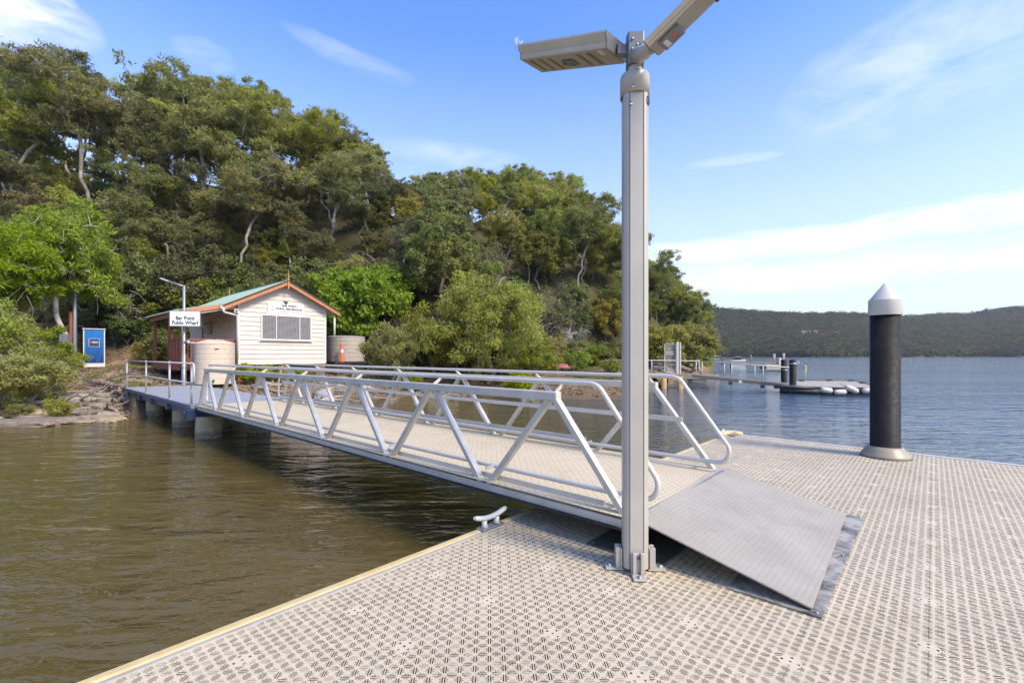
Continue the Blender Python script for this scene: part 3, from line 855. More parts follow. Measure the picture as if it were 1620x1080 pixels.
# window
wx0, wx1, wz0, wz1 = 8.06, 10.27, 2.23, 3.31
mb = MB(); mb.box(wx0, wx1, f0-.035, f0-.026, wz0, wz1); wn = build('window', mb, M['glassdark'], Hs)
mb = MB(); y0, y1 = f0-.085, f0-.024
for q in ((wx0-.05, wx0, wz0-.05, wz1+.05), (wx1, wx1+.05, wz0-.05, wz1+.05), (wx0, wx1, wz0-.05, wz0), (wx0, wx1, wz1, wz1+.05), (wx0+.6, wx0+.63, wz0, wz1), (wx1-.53, wx1-.5, wz0, wz1)):
    mb.box(q[0], q[1], y0, y1, q[2], q[3])
build('frame', mb, M['trim'], wn)
mb = MB(); mb.box(wx0-.12, wx1+.12, f0-.14, f0-.087, wz0-.075, wz0-.052); build('sill', mb, M['trim'], wn)
mb = MB(); mb.add([(wx0,f0-.07,wz0), (wx1,f0-.07,wz0), (wx1,f0-.07,wz1), (wx0,f0-.07,wz1)], [(0,1,2,3)]); build('security_screen', mb, M['mesh'], wn, fix=False)
# stumps
for a in (7.25, 9.1, 10.9):
    for b in (22.95, 26.5, 30.2):
        mb = MB(); mb.box(a-.17, a+.17, b-.12, b+.12, .2, zb-.062); build('stump', mb, M['redwood'], Hs, .01)
mb = MB(); mb.box(e0+.1, e1-.1, f0+.3, f1-.2, zb-.22, zb-.01); build('floor_bearer', mb, M['dark'], Hs)
# veranda
V = thing('x', None, None, (0,0,0)); bpy.data.objects.remove(V)
mb = MB(); roofslab(mb, 4.75, 3.31, 7.0, 3.83, 22.72, 28.45, .03); build('veranda_roof', mb, M['greenroof'], Hs)
barge([((4.72, 3.275), (7.02, 3.80))], 22.66, 22.70, .17, M['orange'], Hs)
mb = MB(); mb.box(4.9, 5.0, 22.75, 28.4, 3.10, 3.26); mb.box(4.95, 7.05, 22.72, 22.78, 3.05, 3.15) if False else None
mb.bar((4.95, 28.3, 3.2), (7.0, 28.3, 3.62), .06, .14); build('veranda_beam', mb, M['redwood'], Hs)
mb = MB(); mb.bar((5.0, 22.76, 3.11), (6.95, 22.76, 3.57), .05, .06); build('veranda_trim', mb, M['trim'], Hs)
for b in (22.95, 25.2, 28.1):
    mb = MB(); mb.box(5.02, 5.13, b-.055, b+.055, .3, 3.17); build('veranda_post', mb, M['redwood'] if b > 23 else M['orange'], Hs, .006)
mb = MB(); mb.box(5.0, 7.05, 22.85, 28.2, 1.02, 1.10)
mb.box(4.95, 4.995, 22.8, 28.2, .86, 1.09); mb.box(4.95, 7.05, 22.80, 22.845, .86, 1.09)
build('veranda_floor', mb, M['redwood'], Hs)
mb = MB(); mb.box(5.055, 5.095, 23.02, 25.14, 1.16, 2.14)
for i in range(4): mb.box(5.03, 5.054, 23.05+.52*i, 23.11+.52*i, 1.14, 2.14)
mb.box(5.0, 5.12, 23.0, 25.15, 2.142, 2.19)
build('veranda_panel', mb, M['redwood'], Hs)
mb = MB(); mb.box(5.15, 7.05, 22.9, 22.95, 2.12, 2.18); mb.box(5.15, 7.05, 22.9, 22.95, 1.20, 1.25)
for i in range(17): mb.box(5.22+.11*i, 5.255+.11*i, 22.91, 22.94, 1.251, 2.119)
build('veranda_railing', mb, M['redwood'], Hs)
mb = MB(); mb.box(e0-.20, e0-.03, 26.55, 27.25, 2.55, 3.05); mbx = build('meter_box', mb, M['tank2'], Hs, .015)
mb = MB(); mb.box(e0-.26, e0-.022, 26.5, 27.3, 3.052, 3.08); build('hood', mb, M['bronze'], mbx)
mb = MB(); mb.tube([(e0-.06, 28.0, 2.0), (e0-.06, 28.0, 2.9)], .02, 8); mb.tube([(e0-.1, 28.0, 2.0), (e0-.1, 28.2, 2.35)], .03, 8); build('wall_tap', mb, M['dark'], Hs)
mb = MB(); mb.tube([(6.40, 22.42, 3.52), (6.40, 22.42, 3.38), (6.44, 22.45, 3.32), (6.98, 22.70, 3.24), (7.03, 22.72, 3.16), (7.03, 22.72, 1.3)], .045, 12); build('downpipe', mb, M['trim'], Hs)
mb = MB(); mb.box(6.30, 6.42, 22.45, 22.75, 3.48, 3.58); build('gutter', mb, M['trim'], Hs)
mb = MB(); mb.box(6.86, 7.02, 22.55, 22.67, 3.33, 3.50); sp_ = build('spotlight', mb, M['white'], Hs, .01)
mb = MB(); mb.tube([(6.94, 22.55, 3.41), (6.94, 22.535, 3.41)], .045, 12); build('lens', mb, M['dark'], sp_)
mb = MB(); mb.tube([(9.12, 22.77, 3.98), (9.12, 22.66, 3.96)], .05, 12); mb.tube([(9.0, 22.74, 4.03), (9.1, 22.70, 3.98)], .02, 8); build('floodlight', mb, M['dark'], Hs)
mb = MB(); mb.tube([(11.50, 22.55, 3.30), (11.50, 22.55, 3.0), (11.6, 22.7, 2.9), (12.6, 24.2, 2.75), (12.9, 24.6, 2.6)], .05, 10) if False else mb.tube([(11.46, 22.62, 3.50), (11.46, 22.62, 2.28)], .05, 10)
build('downpipe', mb, M['white'], Hs)
# brigade sign
SG = thing('name_sign', 'white sign with green crest and black lettering above the mesh window', 'sign', (9.13, 22.76, 3.35))
mb = MB(); mb.box(8.30, 9.96, 22.735, 22.765, 3.365, 3.885); bd = build('board', mb, M['whitesign'], SG)
mb = MB()
for q in ((8.285,8.30,3.35,3.90), (9.96,9.975,3.35,3.90), (8.30,9.96,3.35,3.365), (8.30,9.96,3.885,3.90)): mb.box(q[0], q[1], 22.728, 22.767, q[2], q[3])
build('border', mb, M['signred'] if False else M['trim'], SG)
RX = Matrix.Rotation(math.pi/2, 4, 'X')
text('lettering', 'BAR POINT', .135, M['black'], SG, Matrix.Translation((9.27, 22.733, 3.80)) @ RX, .006)
text('lettering', 'RURAL FIRE BRIGADE', .135, M['black'], SG, Matrix.Translation((9.27, 22.733, 3.655)) @ RX, .006, sx=.93)
text('lettering', 'N.S.W. RURAL FIRE SERVICE', .085, M['signred'], SG, Matrix.Translation((9.36, 22.733, 3.525)) @ RX, .001)
mb = MB(); q = MB(); q.lathe([(.085,0), (.085,.003), (.06,.003), (.06,.0)], 24)
q = MB(); q.tube([(.075*math.cos(t*math.pi/10), .075*math.sin(t*math.pi/10), 0) for t in range(20)], .011, 6, closed=True)
q.tube([(-.02,-.02,0), (.02,-.02,0), (.0,.03,0)], .012, 6, closed=True)
q.tube([(-.03,.10,0), (0,.125,0), (.03,.10,0)], .007, 6); q.tube([(-.07,-.085,0), (0,-.105,0), (.07,-.085,0)], .007, 6)
mb.merge(q, Matrix.Translation((8.52, 22.733, 3.665)) @ RX @ Matrix.Diagonal((1,1,.2,1))); build('crest', mb, M['signgreen'], SG)
mb = MB()
for i in range(7): mb.box(8.34+.135*i, 8.40+.135*i, 22.730, 22.7345, 3.395+.0, 3.425)
build('chequer_strip', mb, M['signred'], SG)

# ================================================================== tanks
def tank(c, r, z0, z1, zt, mat, label, ribs, name='water_tank'):
    T = thing(name, label, 'water tank', (c[0], c[1], z0))
    prof = [(r*.98, z0)]; n = ribs
    for i in range(n):
        za = z0+(z1-z0)*i/n; zc = z0+(z1-z0)*(i+1)/n
        prof += [(r, za+.008), (r, zc-.022), (r*.988, zc-.014), (r*.988, zc-.006)]
    prof += [(r*1.01, z1), (r*1.01, z1+.03), (r*.97, z1+.05)]
    mb = MB(); mb.lathe(prof, 72, c, False); build('tank_wall', mb, mat, T)
    mb = MB(); mb.lathe([(r*.97, z1+.05), (r*.7, z1+.05+(zt-z1)*.45), (r*.35, zt-.01), (r*.3, zt), (0, zt)], 48, c)
    for k in range(8):
        a = k*math.pi/4; mb.bar((c[0]+r*.96*math.cos(a), c[1]+r*.96*math.sin(a), z1+.05), (c[0]+r*.34*math.cos(a), c[1]+r*.34*math.sin(a), zt), .07, .03)
    build('lid', mb, mat, T)
    return T
T = tank((5.85, 21.55), .70, .33, 1.92, 2.10, M['tank'], 'squat cream ribbed water tank beside the landing in front of the red veranda', 8)
mb = MB(); mb.tube([(5.6, 20.93, .48), (5.6, 20.78, .48)], .03, 8); mb.tube([(5.6,20.79,.44), (5.6,20.79,.54)], .018, 6); build('outlet_tap', mb, M['dark'], T)
mb = MB(); mb.box(5.66, 5.80, 20.83, 20.87, 1.72, 1.745); build('overflow_slot', mb, M['dark'], T)
tank((13.6, 25.4), 1.03, 1.12, 2.50, 2.58, M['tank2'], 'wide low weathered cream water tank on a dark stand right of the shed', 6)
T = thing('tank_stand', 'low dark timber stand carrying the weathered water tank right of the shed', 'stand', (13.6, 25.4, .5))
mb = MB(); mb.box(12.3, 15.6, 24.2, 26.6, 1.0, 1.115); build('platform', mb, M['dark'], T)
mb = MB()
for a in (12.5, 13.6, 14.6, 15.4):
    for b in (24.35, 26.4): mb.box(a-.08, a+.08, b-.08, b+.08, .3, .998)
build('leg', mb, M['dark'], T)
T = thing('safety_bollard', 'bright orange bollard tube with a white reflective band standing before the weathered tank', 'bollard', (12.75, 24.32, 1.116))
c = (12.75, 24.32); mb = MB(); mb.lathe([(.13,1.116), (.13,1.15), (.085,1.16), (.075,2.05), (.05,2.10), (0,2.11)], 18, c); build('tube', mb, M['hivis'], T)
mb = MB(); mb.lathe([(.0835,1.62), (.0825,1.80)], 18, c); mb.f = mb.f[:-1]; mb.sm = mb.sm[:-1]; build('reflective_band', mb, M['whitesign'], T)

# ================================================================== wharf lamp + sign
T = thing('wharf_lamp', 'slim galvanised street lamp with one angled arm standing at the end of the landing', 'street lamp', (4.98, 22.35, .3))
c = (4.98, 22.35); mb = MB(); mb.lathe([(.12,.3), (.12,.33), (.085,.34), (.085,1.5), (.055,1.56), (.05,4.28), (0,4.30)], 16, c); mb.lathe([(.1,.98), (.1,1.04), (.085,1.05)], 16, c); build('post', mb, M['galv'], T)
wx, wy = d2w(4.98, 22.35); end = (4.98+CT*-.95+ST*.15, 22.35+ST*.95+CT*.15, 4.56)
mb = MB(); mb.tube([(4.98, 22.35, 4.24), end], [.035,.03], 8); ar = build('arm', mb, M['galv'], T)
e2 = Vector(end); d_ = (e2 - Vector((4.98,22.35,4.24))).normalized()
mb = MB(); mb.bar(e2 - d_*.28, e2 + d_*.12, .13, .05); build('lamp_head', mb, M['alu_white'], T, .01)
mb = MB(); mb.tube([(4.98, 22.28, 2.02), (5.1, 22.15, 2.05), (5.05, 22.1, 1.98), (5.75, 21.9, 1.96)], .035, 8); build('side_arm', mb, M['white'], T)
T = thing('wharf_sign', 'white rectangular sign reading Bar Point Public Wharf fixed to the slim lamp post', 'sign', (at(293, 18.55), 18.55, 2.6), 'world')
cx_, cy_ = at(293, 18.50), 18.50; yaw = math.radians(14)
MS = Matrix.Translation((cx_, cy_, 2.94)) @ Matrix.Rotation(yaw, 4, 'Z')
def sb(x0,x1,y0,y1,z0,z1):
    q = MB(); q.box(x0,x1,y0,y1,z0,z1); m = MB(); m.merge(q, MS); return m
build('board', sb(-.52,.52,-.012,.012,-.29,.29), M['whitesign'], T, .004)
m = MB()
for q in ((-.545,-.521,-.31,.31), (.521,.545,-.31,.31), (-.521,.521,.291,.31), (-.521,.521,-.31,-.291)):
    k = MB(); k.box(q[0],q[1],-.02,.02,q[2],q[3]); m.merge(k, MS)
build('frame', m, M['galv'], T)
def serif(s, size, z):
    text('lettering', s, size, M['black'], T, MS @ Matrix.Translation((0, -.014, z)) @ RX, .006, .001, sx=.83)
serif('Bar Point', .21, .01); serif('Public Wharf', .21, -.175)
m = MB(); k = MB(); k.box(-.08,.08,.021,.045,-.2,-.14); k.box(-.08,.08,.021,.045,.14,.2); m.merge(k, MS); build('clamp', m, M['galv'], T)

# ================================================================== terrain
SH = [(-600,10.5),(-200,11.2),(0,12.4),(100,13.0),(190,13.9),(240,15.2),(330,16.6),(450,17.6),(540,18.6),(600,20.5),(660,22.2),(770,23.2),(850,21.3),(920,20.3),(985,20.8),(1020,23.5),(1050,29),(1075,33.5),(1100,39),(1118,45),(1128,60),(1131,400)]
RI = [(-600,6),(0,5.5),(150,6.5),(190,3.4),(215,1.5),(330,1.6),(380,2.5),(450,3.5),(600,4),(900,4.5),(1000,3),(1100,3)]
HS_ = [(-600,24),(0,29),(120,31),(200,31),(300,33.5),(420,33.5),(540,32),(600,30),(700,29),(850,31),(960,35),(1050,42),(1100,48),(1131,60)]
SIL = [(-600,40),(-300,60),(0,100),(60,92),(110,100),(160,150),(200,165),(215,125),(300,118),(400,150),(500,188),(560,222),(600,255),(640,290),(700,282),(740,290),(775,268),(870,272),(905,308),(960,328),(990,352),(1020,395),(1060,432),(1085,452),(1105,488),(1125,515)]
def tb(t, x): return float(np.interp(x, [p[0] for p in t], [p[1] for p in t]))
rng = np.random.RandomState(5)
_ph = rng.rand(12)*6.28; _fr = rng.rand(12, 2)*2-1
def wob(x, y, s=1.0):
    v = 0
    for i in range(6): v += math.sin((_fr[i,0]*x + _fr[i,1]*y)*s*1.3 + _ph[i])
    return v/6
def ss(t): t = max(0, min(1, t)); return t*t*(3-2*t)
def ground(x, y):
    D = math.hypot(x*.0, y) if y > 1 else 1.0
    px = 810 + F*x/max(y, 1.0); px = max(-600, min(1200, px))
    Ds = tb(SH, px)
    s = D - Ds
    if px > 1131: return -3.0
    if s < 0: return max(-3, WZ + s*.25 - .03)
    R_ = tb(RI, px)
    z = WZ - .03 + (.80 if px > 190 and px < 430 else .72)*ss(s/R_) + .07*wob(x, y, 2.0)*ss(s/3)
    if s > R_: z += .45*ss((s-R_)/7.0)
    wp = float(np.interp(D, [17, 23, 26, 29], [212, 150, 118, 60]))
    if px < wp:
        lw = ss((wp-px)/10.0)*ss((31-D)/3.0)
        zl = WZ - .03 + .5*ss(s/9.0) + .55*ss((s-9)/6.0) + .06*wob(x, y, 2.0)*ss(s/3)
        z = z*(1-lw) + zl*lw
    h0 = tb(HS_, px)
    if D > h0:
        zc = 1.5 + (HZ-tb(SIL, px))/F*62 - (9.0 if px > 450 else 11.5)
        z += min(.76*(D-h0), max(.5, zc - z)) + .5*wob(x, y, .35)*ss((D-h0)/8)
    # keep below the landing and its end
    A_, B_ = CT*x+ST*y, -ST*x+CT*y
    if 2.6 < A_ < 5.7 and B_ < 22.2: z = min(z, .16 + .05*ss((B_-21)/1.0))
    if 4.6 < A_ < 11.5 and 22.4 < B_ < 31: z = min(z, .72)
    if 5 < A_ < 6.8 and 20.5 < B_ < 22.5: z = min(z, .325)
    return z
kk = np.concatenate([np.linspace((-700-810)/F, (-40-810)/F, 40), np.linspace((-30-810)/F, (1134-810)/F, 330)])
DD = np.concatenate([np.linspace(9.5, 34, 130), np.linspace(34.4, 60, 60), np.linspace(61, 170, 45)])
V_ = np.zeros((len(DD), len(kk), 3))
for i, D in enumerate(DD):
    for j, k in enumerate(kk): V_[i, j] = (k*D, D, ground(k*D, D))
nI, nJ = len(DD), len(kk)
idx = np.arange(nI*nJ).reshape(nI, nJ)
Q = np.stack([idx[:-1,:-1], idx[:-1,1:], idx[1:,1:], idx[1:,:-1]], -1).reshape(-1, 4)
def landmat():
    m, nt, b = newmat('bank_ground'); v = worldpos(nt)
    g = nt.nodes.new('ShaderNodeSeparateXYZ'); nt.links.new(v, g.inputs[0]); z = E(nt, g.outputs[2])
    X, Y = E(nt, g.outputs[0]), E(nt, g.outputs[1])
    n1 = noise(nt, v, 1.1, 7, .65); n2 = noise(nt, v, 9, 6, .7); n3 = noise(nt, v, 28, 4, .7)
    litter = mix(nt, n3.rng(.3, .7), (.20,.13,.075), (.07,.048,.03))
    litter = mix(nt, n2.rng(.45, .62), litter, (.30,.21,.13))
    litter = mix(nt, z.rng(1.3, 2.3)*.95, litter, mix(nt, n3.rng(.35,.65), (.055,.055,.022), (.10,.085,.04)))
    mud = mix(nt, n2.rng(.35, .65), (.10,.075,.05), (.20,.145,.085))
    sandc = mix(nt, n2.rng(.3, .7), (.40,.31,.20), (.26,.19,.115))
    grass = mix(nt, n3.rng(.3, .7), (.13,.125,.035), (.25,.20,.09))
    c = mix(nt, (z + n1.rng(0, 1, -.15, .15)).rng(-.42, -.05), mud, litter)
    c = mix(nt, n1.rng(.52, .60)*z.rng(-.25, .05)*z.rng(1.5, .9)*.8, c, sandc)
    c = mix(nt, n1.rng(.46, .38)*z.rng(.05, .3)*z.rng(2.0, 1.2), c, grass)
    # walking path from the landing end to the left
    px_, py_ = X - -15.3, Y - 18.6
    ln = (px_*-.69 + py_*.72); pd = (px_*.72 + py_*.69 + n1.rng(0, 1, -.8, .8)).ab()
    path = pd.rng(1.6, .8)*ln.rng(-1.5, 0)*ln.rng(17, 13)
    c = mix(nt, path*.9, c, mix(nt, n3.rng(.3,.7), (.42,.30,.20), (.33,.23,.15)))
    nt.links.new(c, b.inputs['Base Color']); b.inputs['Roughness'].default_value = .95; b.inputs['Specular IOR Level'].default_value = .1
    bump(nt, b, n2*.6 + n3*.4, .8, .06)
    return m
M['land'] = landmat()
tag(np_mesh('ground', V_.reshape(-1, 3), Q, M['land'], smooth=True), kind='structure')

# ================================================================== far hills
SH2 = [(900,470),(1090,485),(1130,488),(1200,493),(1250,496),(1300,494),(1350,496),(1400,500),(1450,501),(1490,497),(1530,497),(1560,492),(1600,487),(1700,480),(1900,470),(2300,478),(3000,470)]
def hill(px, D):
    sh = 425 + 14*math.sin(px*.013) + 8*math.sin(px*.037+1); c = 650 + 40*math.sin(px*.009)
    zc = 1.5 + (HZ+.5-(tb(SH2, px)+3))/F*c
    if D < sh: return -2.0
    t = (D-sh)/(c-sh)
    x = px*.03
    rid = (math.sin(x*.9+t*2)*.5 + math.sin(x*2.3+1.3+t)*.4 + math.sin(x*5.1+t*4)*.3)
    if t <= 1: return WZ + zc*(t**.8)*(1 - .22*(1-t)*4*t*(rid*.5+.5)) + 2.0*rid*t*(1-t)*4
    return zc - (t-1)*10
pk = np.linspace(880, 3000, 320); Dk = np.concatenate([np.linspace(395, 700, 60), np.linspace(710, 1500, 10)])
V_ = np.array([[((p-810)/F*D, D, hill(p, D)) for p in pk] for D in Dk]); nI, nJ = len(Dk), len(pk)
idx = np.arange(nI*nJ).reshape(nI, nJ); Q = np.stack([idx[:-1,:-1], idx[:-1,1:], idx[1:,1:], idx[1:,:-1]], -1).reshape(-1, 4)
def hillmat():
    m, nt, b = newmat('hill_ground'); v = worldpos(nt)
    n = noise(nt, v, .05, 6, .7)
    c = mix(nt, n.rng(.4, .6), (.035,.045,.02), (.075,.07,.035))
    nt.links.new(c, b.inputs['Base Color']); b.inputs['Roughness'].default_value = 1; return m
M['hill'] = hillmat()
tag(np_mesh('hills', V_.reshape(-1, 3), Q, M['hill'], smooth=True), kind='structure')
# sandstone ledges showing through the far forest
def cliffmat():
    m, nt, b = newmat('sandstone'); v = worldpos(nt, (1, 1, 3))
    c = mix(nt, noise(nt, v, .25, 6, .7).rng(.4, .6), (.24,.17,.11), (.12,.09,.06)); nt.links.new(c, b.inputs['Base Color']); b.inputs['Roughness'].default_value = 1; return m
M['cliff'] = cliffmat()
def leafcloud(cs, rs, n, ll, lw, r_, up=.3, flat=.7, shell=.55):
    """vectorised leaf quads round clump centres"""
    m = len(cs)*n
    C = np.repeat(cs, n, 0); R2 = np.repeat(rs, n)[:, None]
    d = r_.normal(size=(m, 3)); d /= np.linalg.norm(d, axis=1)[:, None]
    rad = (shell + (1-shell)*r_.rand(m)**.6)[:, None]*r_.uniform(.75, 1.12, (m, 1))
    pos = C + d*rad*R2*np.array([1, 1, flat])
    nrm = d*.7 + r_.normal(size=(m, 3))*.75 + np.array([0, 0, up]); nrm /= np.linalg.norm(nrm, axis=1)[:, None]
    t = np.cross(nrm, r_.normal(size=(m, 3))); t /= np.linalg.norm(t, axis=1)[:, None]; b = np.cross(nrm, t)
    s = r_.uniform(.65, 1.35, (m, 1)); L_ = t*ll*s*.5; W_ = b*lw*s*.5
    v = np.stack([pos - L_, pos + W_ - L_*.1, pos + L_, pos - W_ - L_*.1], 1).reshape(-1, 3)
    return v
def quads(n): return np.arange(n).reshape(-1, 4)
rr = np.random.RandomState(11)
def farleaf():
    m, nt, b = newmat('leaf_far'); v = worldpos(nt)
    c = mix(nt, noise(nt, v, .11, 4, .6).rng(.35, .65), (.060,.078,.034), (.150,.150,.060))
    c = mix(nt, noise(nt, worldpos(nt, (1,.4,2)), .018, 4, .6).rng(.42, .62)*.6, c, (.11,.085,.055))
    nt.links.new(c, b.inputs['Base Color']); b.inputs['Roughness'].default_value = .8; b.inputs['Specular IOR Level'].default_value = .15
    tl = nt.nodes.new('ShaderNodeBsdfTranslucent'); nt.links.new(c, tl.inputs[0]); mx = nt.nodes.new('ShaderNodeMixShader'); mx.inputs[0].default_value = .4
    nt.links.new(b.outputs[0], mx.inputs[1]); nt.links.new(tl.outputs[0], mx.inputs[2]); nt.links.new(mx.outputs[0], nt.nodes['Material Output'].inputs[0])
    return m
cs = []; rs = []
N = 17000
pp_ = 1085 + (1760-1085)*rr.rand(N); Ur = rr.rand(N)**1.1
for p, U in zip(pp_, Ur):
    D = 425 + 14*math.sin(p*.013) + 8*math.sin(p*.037+1) - 1 + U*(240 + 40*math.sin(p*.009))
    z = hill(p, D)
    if z < -1.5: continue
    x = (p-810)/F*D
    r = rr.uniform(1.8, 4.8)
    cs.append((x, D, z + r*.7)); rs.append(r)
cs = np.array(cs); rs = np.array(rs)
# leave gaps over the two ledges
keep = np.ones(len(cs), bool); pxs = 810+F*cs[:,0]/cs[:,1]; pys = HZ-(cs[:,2]-1.5)/cs[:,1]*F
for (u0, u1, v0, v1) in ((1268,1330,521,531), (1275,1325,534,538), (1430,1470,530,533)):
    keep &= ~((pxs > u0) & (pxs < u1) & (pys > v0) & (pys < v1) & (rr.rand(len(cs)) > .35))
cs, rs = cs[keep], rs[keep]
v = leafcloud(cs, rs, 34, 1.7, 1.2, rr, 1.0, .75)
M['farleaf'] = farleaf()
tag(np_mesh('distant_forest', v, quads(len(v)), M['farleaf']), kind='stuff', label='grey green eucalypt forest covering the hills across the river', cat='forest')
for (u0, u1, v0, v1) in ((1266,1332,521,532), (1280,1325,534,539), (1430,1470,529,534)):
    # stepped rock band at the matching height on the slope
    pts = []; px = u0; mb = MB()
    def solve(px, py):
        for D in np.arange(420, 700, 2.0):
            if 1.5 + (HZ-py)/F*D <= hill(px, D): return D
        return 600
    while px < u1:
        wpx = random.uniform(5, 11); D = solve(px, v1)-2
        z0 = 1.5+(HZ-v1)/F*D - 2; z1 = 1.5+(HZ-v0-random.uniform(0, (v1-v0)*.6))/F*D
        x0 = (px-810)/F*D; x1 = (px+wpx-810)/F*D; o_ = random.uniform(-3, 1)
        mb.add([(x0,D+o_,z0), (x1,D+o_,z0), (x1-1,D+o_+2,z1), (x0+1,D+o_+2,z1), (x0,D+20,z0), (x1,D+20,z0), (x1,D+20,z1), (x0,D+20,z1)],
               [(0,1,2,3), (3,2,6,7), (0,3,7,4), (1,5,6,2)]); px += wpx
    tag(build('cliff_ledge', mb, M['cliff'], fix=False), kind='structure')
# ================================================================== trees
def skeleton(r_, H_, clumps, fork, lean=(0,0), r0=.16, sinu=.05, nodes0=7, jit=.12):
    """trunk to the fork, then every clump is joined to the nearest limb node -> tapered tubes"""
    P_ = [np.array([0.,0.,-.3])]; par = [-1]; seedph = r_.uniform(0, 6)
    top = np.array([lean[0], lean[1], fork])
    for i in range(1, nodes0+1):
        t = i/nodes0; p = top*t + np.array([math.sin(t*4.2+seedph), math.cos(t*3.4+seedph*1.7)-math.cos(seedph*1.7), 0])*sinu*H_*.45*min(1, t*2) + r_.normal(size=3)*.012*H_*(t < 1)
        P_.append(p); par.append(len(P_)-2)
    order = np.argsort([np.linalg.norm(c - top) for c in clumps])
    for ci in order:
        c = clumps[ci]; A_ = np.array(P_)
        cand = np.linalg.norm(A_ - c, axis=1) + np.where(A_[:,2] < fork*.55, 3.0*H_, 0) + .35*np.maximum(0, A_[:,2]-c[2])
        j = int(np.argmin(cand)); d = c - A_[j]; L_ = np.linalg.norm(d); m = max(1, int(L_/(.11*H_))+1)
        prev = j
        for q in range(1, m+1):
            t = q/m; p = A_[j] + d*t + np.array([0,0,1])*math.sin(math.pi*t)*L_*.10 + r_.normal(size=3)*jit*L_*.20*(t < 1)
            P_.append(p); par.append(prev); prev = len(P_)-1
    n = len(P_); cnt = np.zeros(n)
    ch = [[] for _ in range(n)]
    for i in range(1, n): ch[par[i]].append(i)
    for i in range(n-1, -1, -1):
        cnt[i] = max(1, sum(cnt[k] for k in ch[i]))
    rad = r0*(cnt/cnt[0])**.5
    rad = np.maximum(rad, r0*.07)
    rad[0] *= 1.35
    return P_, par, rad
def limb_mesh(P_, par, rad, n=6):
    mb = MB()
    for i in range(1, len(P_)):
        if i == 0: continue
        p, q = Vector(P_[par[i]]), Vector(P_[i])
        if (q-p).length < 1e-3: continue
        mb.tube([p, q + (q-p)*.03], [float(min(rad[par[i]], rad[i]*1.6)), float(rad[i])], n if rad[i] > .04 else 4, cap=False)
    return mb
def ellip(r_, n, c, R_, shell=.5, zmin=-1):
    out = []
    while len(out) < n:
        d = r_.normal(size=3); d /= np.linalg.norm(d)
        if d[2] < zmin: continue
        rr_ = (shell + (1-shell)*r_.rand()**.7)
        out.append(np.array(c) + d*rr_*np.array(R_))
    return np.array(out)
TREEC = {}
def proto(kind, seed, H_, lobes, nclump, rc, nleaf, ll, lw, leaf, bark, fork, r0, lean=(0,0), flat=.65, jit=.12, twig=0, up=.3, droop=0, sinu=.05, shell=.5, zmin=-.5):
    r_ = np.random.RandomState(seed)
    cl = []
    tot = sum(l[2] for l in lobes)
    for c, R_, w in lobes: cl.append(ellip(r_, max(1, int(nclump*w/tot)), c, R_, shell, zmin))
    cl = np.concatenate(cl)
    P_, par, rad = skeleton(r_, H_, cl, fork, lean, r0, sinu, jit=jit)
    rs = rc*r_.uniform(.65, 1.3, len(cl))
    v = leafcloud(cl, rs, nleaf, ll, lw, r_, up, flat, .15)
    if droop:
        # hanging needle sprays
        a = v.reshape(-1, 4, 3); ctr = a.mean(1, keepdims=True); off = a - ctr
        t = a[:,2]-a[:,0]; 
        d = np.array([0,0,-1.])*droop + r_.normal(size=(len(a),3))*.45; d /= np.linalg.norm(d, axis=1)[:,None]
        s = r_.normal(size=(len(a),3)); s = np.cross(d, s); s /= np.linalg.norm(s, axis=1)[:,None]
        k = r_.uniform(.6, 1.4, (len(a),1))
        c0 = ctr[:,0]
        v = np.stack([c0 - d*ll*.5*k, c0 + s*lw*.5, c0 + d*ll*.5*k, c0 - s*lw*.5], 1).reshape(-1, 3)
    mbk = limb_mesh(P_, par, rad)
    if twig:
        for _ in range(twig):
            c = cl[r_.randint(len(cl))]; p = Vector(c + r_.normal(size=3)*rc*.5); pts = [p]; d = Vector(r_.normal(size=3))
            for q in range(4):
                d = (d + Vector(r_.normal(size=3))*.6 + Vector((0,0,-.25))).normalized(); p = p + d*rc*.55; pts.append(p)
            mbk.tube(pts, [r0*.09, r0*.07, r0*.06, r0*.045, r0*.03], 4, cap=False)
    return dict(kind=kind, H=H_, leaf=v, bark=mbk, lm=L[leaf] if leaf else None, bm=M[bark])
def emit(pr, label, cat, group, x, y, z, rz=0, s=1.0, sz=1.0):
    """first use builds the meshes, later uses copy thing and parts"""
    if 'root' not in pr:
        t = thing(pr['kind'], label, cat, (0,0,0), 'world', group)
        build('trunk', pr['bark'], pr['bm'], t, fix=False)
        if pr['lm'] is not None: np_mesh('crown', pr['leaf'], quads(len(pr['leaf'])), pr['lm'], t)
        pr['root'] = t
    else:
        t = copy_tree(pr['root'])
    tag(t, label, cat, group)
    t.location = (x, y, z); t.rotation_euler = (0, 0, rz); t.scale = (s, s, s*sz)
    return t
EUC = []
def euc(seed, leaf, bark, H_=11, **k):
    r_ = np.random.RandomState(seed*7+1)
    lobes = []
    for i in range(6):
        a = i*1.05 + r_.uniform(-.4, .4); rad_ = r_.uniform(.9, 2.6)
        lobes.append(((math.cos(a)*rad_, math.sin(a)*rad_, H_*r_.uniform(.58, .88)), (r_.uniform(1.3, 2.1), r_.uniform(1.3, 2.1), r_.uniform(.9, 1.6)), 1))
    d = dict(nclump=170, rc=.50, nleaf=60, ll=.27, lw=.075, fork=H_*.42, shell=.15, r0=.10, flat=.6, twig=100, lean=(r_.uniform(-.8,.8), r_.uniform(-.8,.8)), up=.1, sinu=.07)
    d.update(k)
    return proto('eucalyptus_tree', seed, H_, lobes, leaf=leaf, bark=bark, **d)
